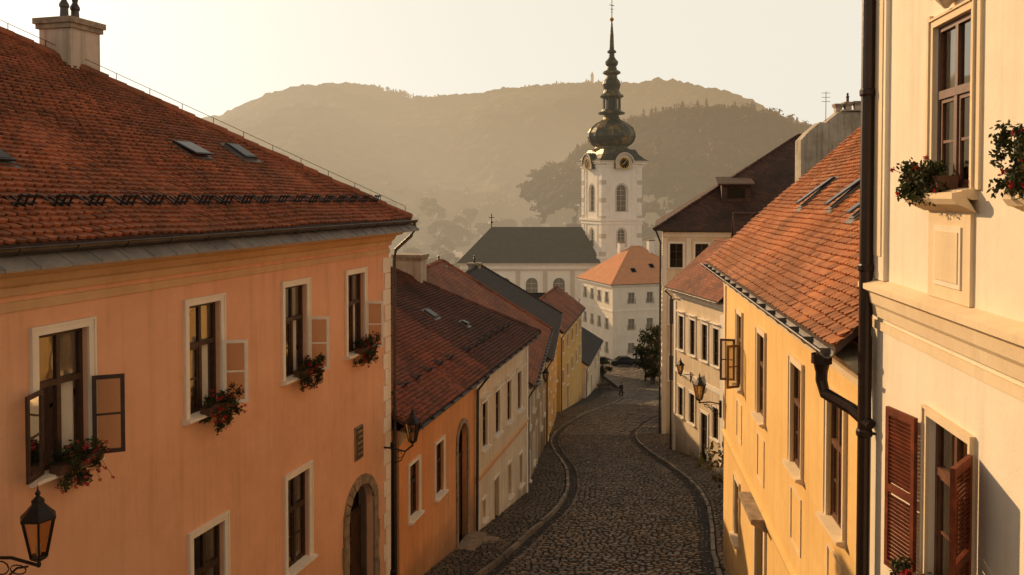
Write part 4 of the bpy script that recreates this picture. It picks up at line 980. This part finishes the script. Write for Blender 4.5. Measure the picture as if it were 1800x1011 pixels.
# ------------------------------------------------------------------ lamps
gm=G('lamp_glass'); fr=gm.n('Fresnel',{'IOR':1.45}).outputs[0]; tr=gm.n('BsdfTransparent',{'Color':(.75,.6,.42,1)}); gl=gm.n('BsdfGlossy',{'Roughness':.15}); M['lampglass']=gm.fin(gm.n('MixShader',{0:gm.math('ADD',fr,.08),1:tr.outputs[0],2:gl.outputs[0]}).outputs[0])
def lantern(par,T,s=1.0):
    f=MB(); g_=MB(); n=6
    f.lathe([(.02,-.14),(.035,-.1),(.02,-.07),(.10,-.02),(.115,0),(.105,.02)],(0,0,0),n,'iron')
    f.lathe([(.215,.5),(.235,.5),(.235,.525),(.16,.60),(.09,.68),(.075,.72),(.09,.73),(.05,.77),(.02,.80),(.04,.83),(.015,.87),(.004,.93)],(0,0,0),n,'iron')
    g_.lathe([(.10,.01),(.205,.5)],(0,0,0),n,'lampglass')
    for j in range(n):
        t=2*math.pi*j/n; f.tube([(.105*math.cos(t),.105*math.sin(t),0),(.212*math.cos(t),.212*math.sin(t),.51)],.014,'iron',5)
    f.lathe([(.03,.02),(.03,.16),(.02,.17)],(0,0,0),8,'woodl')
    o=add('lantern',f,par,T@Matrix.Scale(s,4)); add('lantern_glass',g_,o)
def wall_lamp(wx,wy,wz,lx,ly,lz,lab,s=1.0):
    e=bpy.data.objects.new('street_lamp',None); COL.objects.link(e); e.matrix_basis=TR(wx,wy,wz); tag(e,lab,'street lamp','street lamps')
    c=MB(); dx,dy,dz=lx-wx,ly-wy,lz-wz
    c.tube([(0,0,0),(dx*.5,dy*.5,dz*.4),(dx,dy,dz-.12*s)],.022*s,'iron',7)
    c.tube([(0,0,-.35*s),(dx*.35,dy*.35,-.28*s),(dx*.6,dy*.6,-.12*s+dz*.3),(dx*.8,dy*.8,dz*.7-.12*s)],.015*s,'iron',6)
    for k,rr_ in((.3,.09),(.62,.06)):
        c.tube([(dx*k+dx*.12*math.cos(t)*1.2,dy*k+dy*.12*math.cos(t),-.13*s+dz*.2+rr_*math.sin(t)*s) for t in[i*.6 for i in range(12)]],.009*s,'iron',5)
    c.box(-.03,.03,-.05,.05,-.45*s,.12*s,'iron')
    add('bracket',c,e); lantern(e,TR(dx,dy,dz),s); return e
wall_lamp(-6.28,10.05,-4.3,-5.55,9.9,-4.22,'black iron wall lantern on the pink facade',.9)
e=bpy.data.objects.new('street_lamp',None); COL.objects.link(e); e.matrix_basis=TR(-2.9,20.6,zg(20.6)); tag(e,'black iron lamp post with side lantern beside the pink house','street lamp','street lamps')
c=MB(); hgt=-6.0-zg(20.6); c.lathe([(.14,0),(.14,.3),(.09,.4),(.07,.45),(.075,1.0),(.055,1.05),(.045,hgt-.1),(.06,hgt-.08),(.06,hgt),(.02,hgt+.06)],(0,0,0),12,'iron'); add('post',c,e)
c=MB(); c.tube([(-.22,0,hgt-.1),(.0,0,hgt-.12),(.3,0,hgt-.2),(.48,0,hgt-.05)],.022,'iron',7); c.tube([(0,0,hgt-.5),(.2,0,hgt-.42),(.3,0,hgt-.22)],.014,'iron',6)
c.tube([(.15+.08*math.cos(t),0,hgt-.28+.08*math.sin(t)) for t in[i*.6 for i in range(11)]],.009,'iron',5); add('bracket',c,e)
lantern(e,TR(.48,0,hgt+.05),.9)
wall_lamp(6.02,24.5,-6.0,5.5,24.9,-5.95,'black iron wall lantern at the yellow house corner',.85)
wall_lamp(10.15,48.2,-10.1,9.5,47.9,-10.0,'black iron wall lantern on the weathered cream house',1.0)
wall_lamp(1.25,44.5,-9.7,1.75,44.3,-9.6,'black iron wall lantern on the terrace',.8)
# ------------------------------------------------------------------ person
def skin_obj(name,vs,es,rs,mat,parent):
    me=bpy.data.meshes.new(name); me.from_pydata(vs,es,[]); me.materials.append(M[mat]); ob=bpy.data.objects.new(name,me); COL.objects.link(ob); ob.parent=parent
    ob.modifiers.new('Skin','SKIN')
    for i,r_ in enumerate(rs): me.skin_vertices[0].data[i].radius=(r_,r_)
    me.skin_vertices[0].data[0].use_root=True
    ob.modifiers.new('Sub','SUBSURF').levels=1; ob.modifiers['Sub'].render_levels=2; return ob
pe=bpy.data.objects.new('person',None); COL.objects.link(pe); pe.matrix_basis=TR(13.0,101,zg(101)+.05,.4)
tag(pe,'person in dark coat walking on the cobbled street','person')
vs=[(0,0,.95),(0,0,1.15),(0,.01,1.38),(0,0,1.48),(0,-.01,1.56),(0,-.03,1.66),(0,-.01,1.72),
 (.1,0,.9),(.11,-.12,.5),(.11,-.1,.09),(.11,-.22,.04),(-.1,0,.9),(-.11,.08,.5),(-.11,.24,.12),(-.11,.15,.04),
 (.19,.0,1.4),(.24,.08,1.15),(.24,.02,.9),(.24,-.02,.8),(-.19,0,1.4),(-.24,-.04,1.15),(-.24,-.14,.92),(-.24,-.18,.83)]
es=[(0,1),(1,2),(2,3),(3,4),(4,5),(5,6),(0,7),(7,8),(8,9),(9,10),(0,11),(11,12),(12,13),(13,14),(2,15),(15,16),(16,17),(17,18),(2,19),(19,20),(20,21),(21,22)]
rs=[.13,.125,.13,.06,.06,.1,.07,.09,.06,.04,.04,.09,.06,.04,.04,.06,.045,.03,.035,.06,.045,.03,.035]
skin_obj('body',vs,es,rs,'skin',pe)
skin_obj('coat',[(0,0,.95),(0,0,1.15),(0,.01,1.38),(0,0,1.47),(0,0,.72),(.19,0,1.4),(.24,.08,1.15),(.24,.02,.93),(-.19,0,1.4),(-.24,-.04,1.15),(-.24,-.13,.95)],[(0,1),(1,2),(2,3),(0,4),(2,5),(5,6),(6,7),(2,8),(8,9),(9,10)],[.165,.155,.16,.085,.19,.085,.07,.055,.085,.07,.055],'cloth',pe)
skin_obj('trousers',[(0,0,.92),(.1,0,.86),(.11,-.12,.5),(.11,-.1,.1),(-.1,0,.86),(-.11,.08,.5),(-.11,.23,.14)],[(0,1),(1,2),(2,3),(0,4),(4,5),(5,6)],[.14,.11,.085,.065,.11,.085,.065],'cloth',pe)
c=MB(); c.lathe([(.02,-.02),(.1,0),(.115,.06),(.09,.13),(.03,.16)],(0,.0,1.64),12,'hair'); add('hair',c.mesh('hair',True),pe)
# ------------------------------------------------------------------ cars
def car(T,lab,paint='carp'):
    e=bpy.data.objects.new('parked_car',None); COL.objects.link(e); e.matrix_basis=T; tag(e,lab,'car')
    sec=[(-2.1,.45,.62,.70),(-2.0,.3,.85,.82),(-1.1,.25,.92,.86),(0,.25,.95,.87),(1.2,.25,.95,.86),(1.95,.3,.92,.80),(2.1,.45,.7,.68)]
    b_=MB(); vs=[];fs=[]
    for x,z0,z1,hw in sec: vs+=[(x,-hw*.93,z0),(x,-hw,z0+.2),(x,-hw*.98,z1-.1),(x,-hw*.85,z1),(x,hw*.85,z1),(x,hw*.98,z1-.1),(x,hw,z0+.2),(x,hw*.93,z0)]
    for i in range(6):
        for j in range(8): fs.append((i*8+j,i*8+(j+1)%8,(i+1)*8+(j+1)%8,(i+1)*8+j))
    fs+= [tuple(range(8))[::-1],tuple(range(48,56))]; b_.faces(vs,fs,paint)
    cab=[(-1.0,.92,.74),(-.35,1.42,.60),(.95,1.45,.60),(1.85,.95,.72)]
    g_=MB()
    L_=[(x,-w,z) for x,z,w in cab]; R_=[(x,w,z) for x,z,w in cab]
    g_.faces(L_+R_,[(0,3,2,1),(4,5,6,7),(0,1,5,4),(2,3,7,6)],'dglass')
    b_.box(-.38,.98,-.58,.58,1.42,1.47,paint)
    for sg_ in(-1,1):
        for p,q in((0,1),(2,3)): b_.tube([(cab[p][0],sg_*cab[p][2],cab[p][1]),(cab[q][0],sg_*cab[q][2],cab[q][1])],.035,paint,5)
        b_.tube([(.3,sg_*.74,.93),(.3,sg_*.61,1.43)],.03,paint,5)
    add('body',b_.mesh('body',False),e); add('windows',g_,e)
    for x in(-1.3,1.3):
        for y in(-.78,.78):
            t=MB(); t.lathe([(.2,-.1),(.3,-.1),(.32,-.05),(.32,.05),(.3,.1),(.2,.1)],(0,0,0),18,'rub'); t.lathe([(.02,-.09),(.2,-.09),(.2,.09),(.02,.09)],(0,0,0),10,'metal')
            add('wheel',t,e,Matrix.Translation((x,y,.32))@Matrix.Rotation(math.pi/2,4,'X'))
    for y in(-.6,.6):
        t=MB(); t.box(-2.1,-2.0,y-.15,y+.15,.62,.76,'lampg'); add('headlight',t,e)
car(TR(17.9,138.5,zg(138.5)+.05,.2),'dark parked car in front of the white corner building')
e=bpy.data.objects.new('bench',None); COL.objects.link(e); e.matrix_basis=TR(11.6,106.5,zg(106.5)+.1,.3); tag(e,'dark wooden bench at the kerb','bench')
c=MB()
for i in range(4): c.box(-.9,.9,-.25+i*.13,-.15+i*.13,.42,.46,'wood')
add('seat',c,e); c=MB()
for i in range(3): c.box(-.9,.9,.27,.3,.55+i*.14,.65+i*.14,'wood')
add('backrest',c,e)
for x in(-.7,.7):
    c=MB(); c.tube([(x,-.2,0),(x,-.2,.42),(x,.25,.42),(x,.3,.95)],.025,'iron',6); c.tube([(x,.2,0),(x,.22,.42)],.025,'iron',6); add('leg',c,e)
# ------------------------------------------------------------------ world, sun, camera
EL=math.radians(21)
S_=Vector((-.6*math.cos(EL),.8*math.cos(EL),math.sin(EL)))
wd=bpy.data.worlds.new('World'); scene.world=wd; wd.use_nodes=True; nt=wd.node_tree; nt.nodes.clear()
sky=nt.nodes.new('ShaderNodeTexSky'); sky.sky_type='NISHITA'; sky.sun_disc=False; sky.sun_elevation=EL; sky.sun_rotation=math.atan2(-.6,.8); sky.dust_density=4; sky.air_density=1.3; sky.altitude=200
hs=nt.nodes.new('ShaderNodeHueSaturation'); hs.inputs['Saturation'].default_value=.15; nt.links.new(sky.outputs[0],hs.inputs['Color'])
mx=nt.nodes.new('ShaderNodeMix'); mx.data_type='RGBA'; mx.blend_type='MULTIPLY'; mx.inputs[0].default_value=1; mx.inputs[7].default_value=(1.0,.91,.79,1); nt.links.new(hs.outputs[0],mx.inputs[6])
tc=nt.nodes.new('ShaderNodeTexCoord'); sx=nt.nodes.new('ShaderNodeSeparateXYZ'); nt.links.new(tc.outputs['Generated'],sx.inputs[0])
mr=nt.nodes.new('ShaderNodeMapRange'); mr.inputs[1].default_value=0.24; mr.inputs[2].default_value=.7; nt.links.new(sx.outputs[2],mr.inputs[0])
hz=nt.nodes.new('ShaderNodeMix'); hz.data_type='RGBA'; hz.inputs[6].default_value=(7.15,6.65,5.6,1); hz.inputs[7].default_value=(2.5,2.1,1.65,1); nt.links.new(mr.outputs[0],hz.inputs[0])
m2=nt.nodes.new('ShaderNodeMix'); m2.data_type='RGBA'; m2.inputs[0].default_value=.92; nt.links.new(mx.outputs[2],m2.inputs[6]); nt.links.new(hz.outputs[2],m2.inputs[7])
bg=nt.nodes.new('ShaderNodeBackground'); bg.inputs[1].default_value=.13; nt.links.new(m2.outputs[2],bg.inputs[0]); wo=nt.nodes.new('ShaderNodeOutputWorld'); nt.links.new(bg.outputs[0],wo.inputs[0])
sl=bpy.data.lights.new('sun','SUN'); sl.energy=4.9; sl.angle=math.radians(.6); sl.color=(1,.67,.35); so=bpy.data.objects.new('sun',sl); COL.objects.link(so); so.rotation_euler=S_.to_track_quat('Z','Y').to_euler()
cd=bpy.data.cameras.new('camera'); cam=bpy.data.objects.new('camera',cd); COL.objects.link(cam); scene.camera=cam
cd.lens=30; cd.sensor_width=36; cd.clip_start=.1; cd.clip_end=6000
pit=1.5; cam.rotation_euler=(math.radians(90-pit),0,0); cd.shift_y=-(160-1500*math.tan(math.radians(pit)))/1800
scene.view_settings.view_transform='Standard'; scene.view_settings.look='None'; scene.view_settings.exposure=0
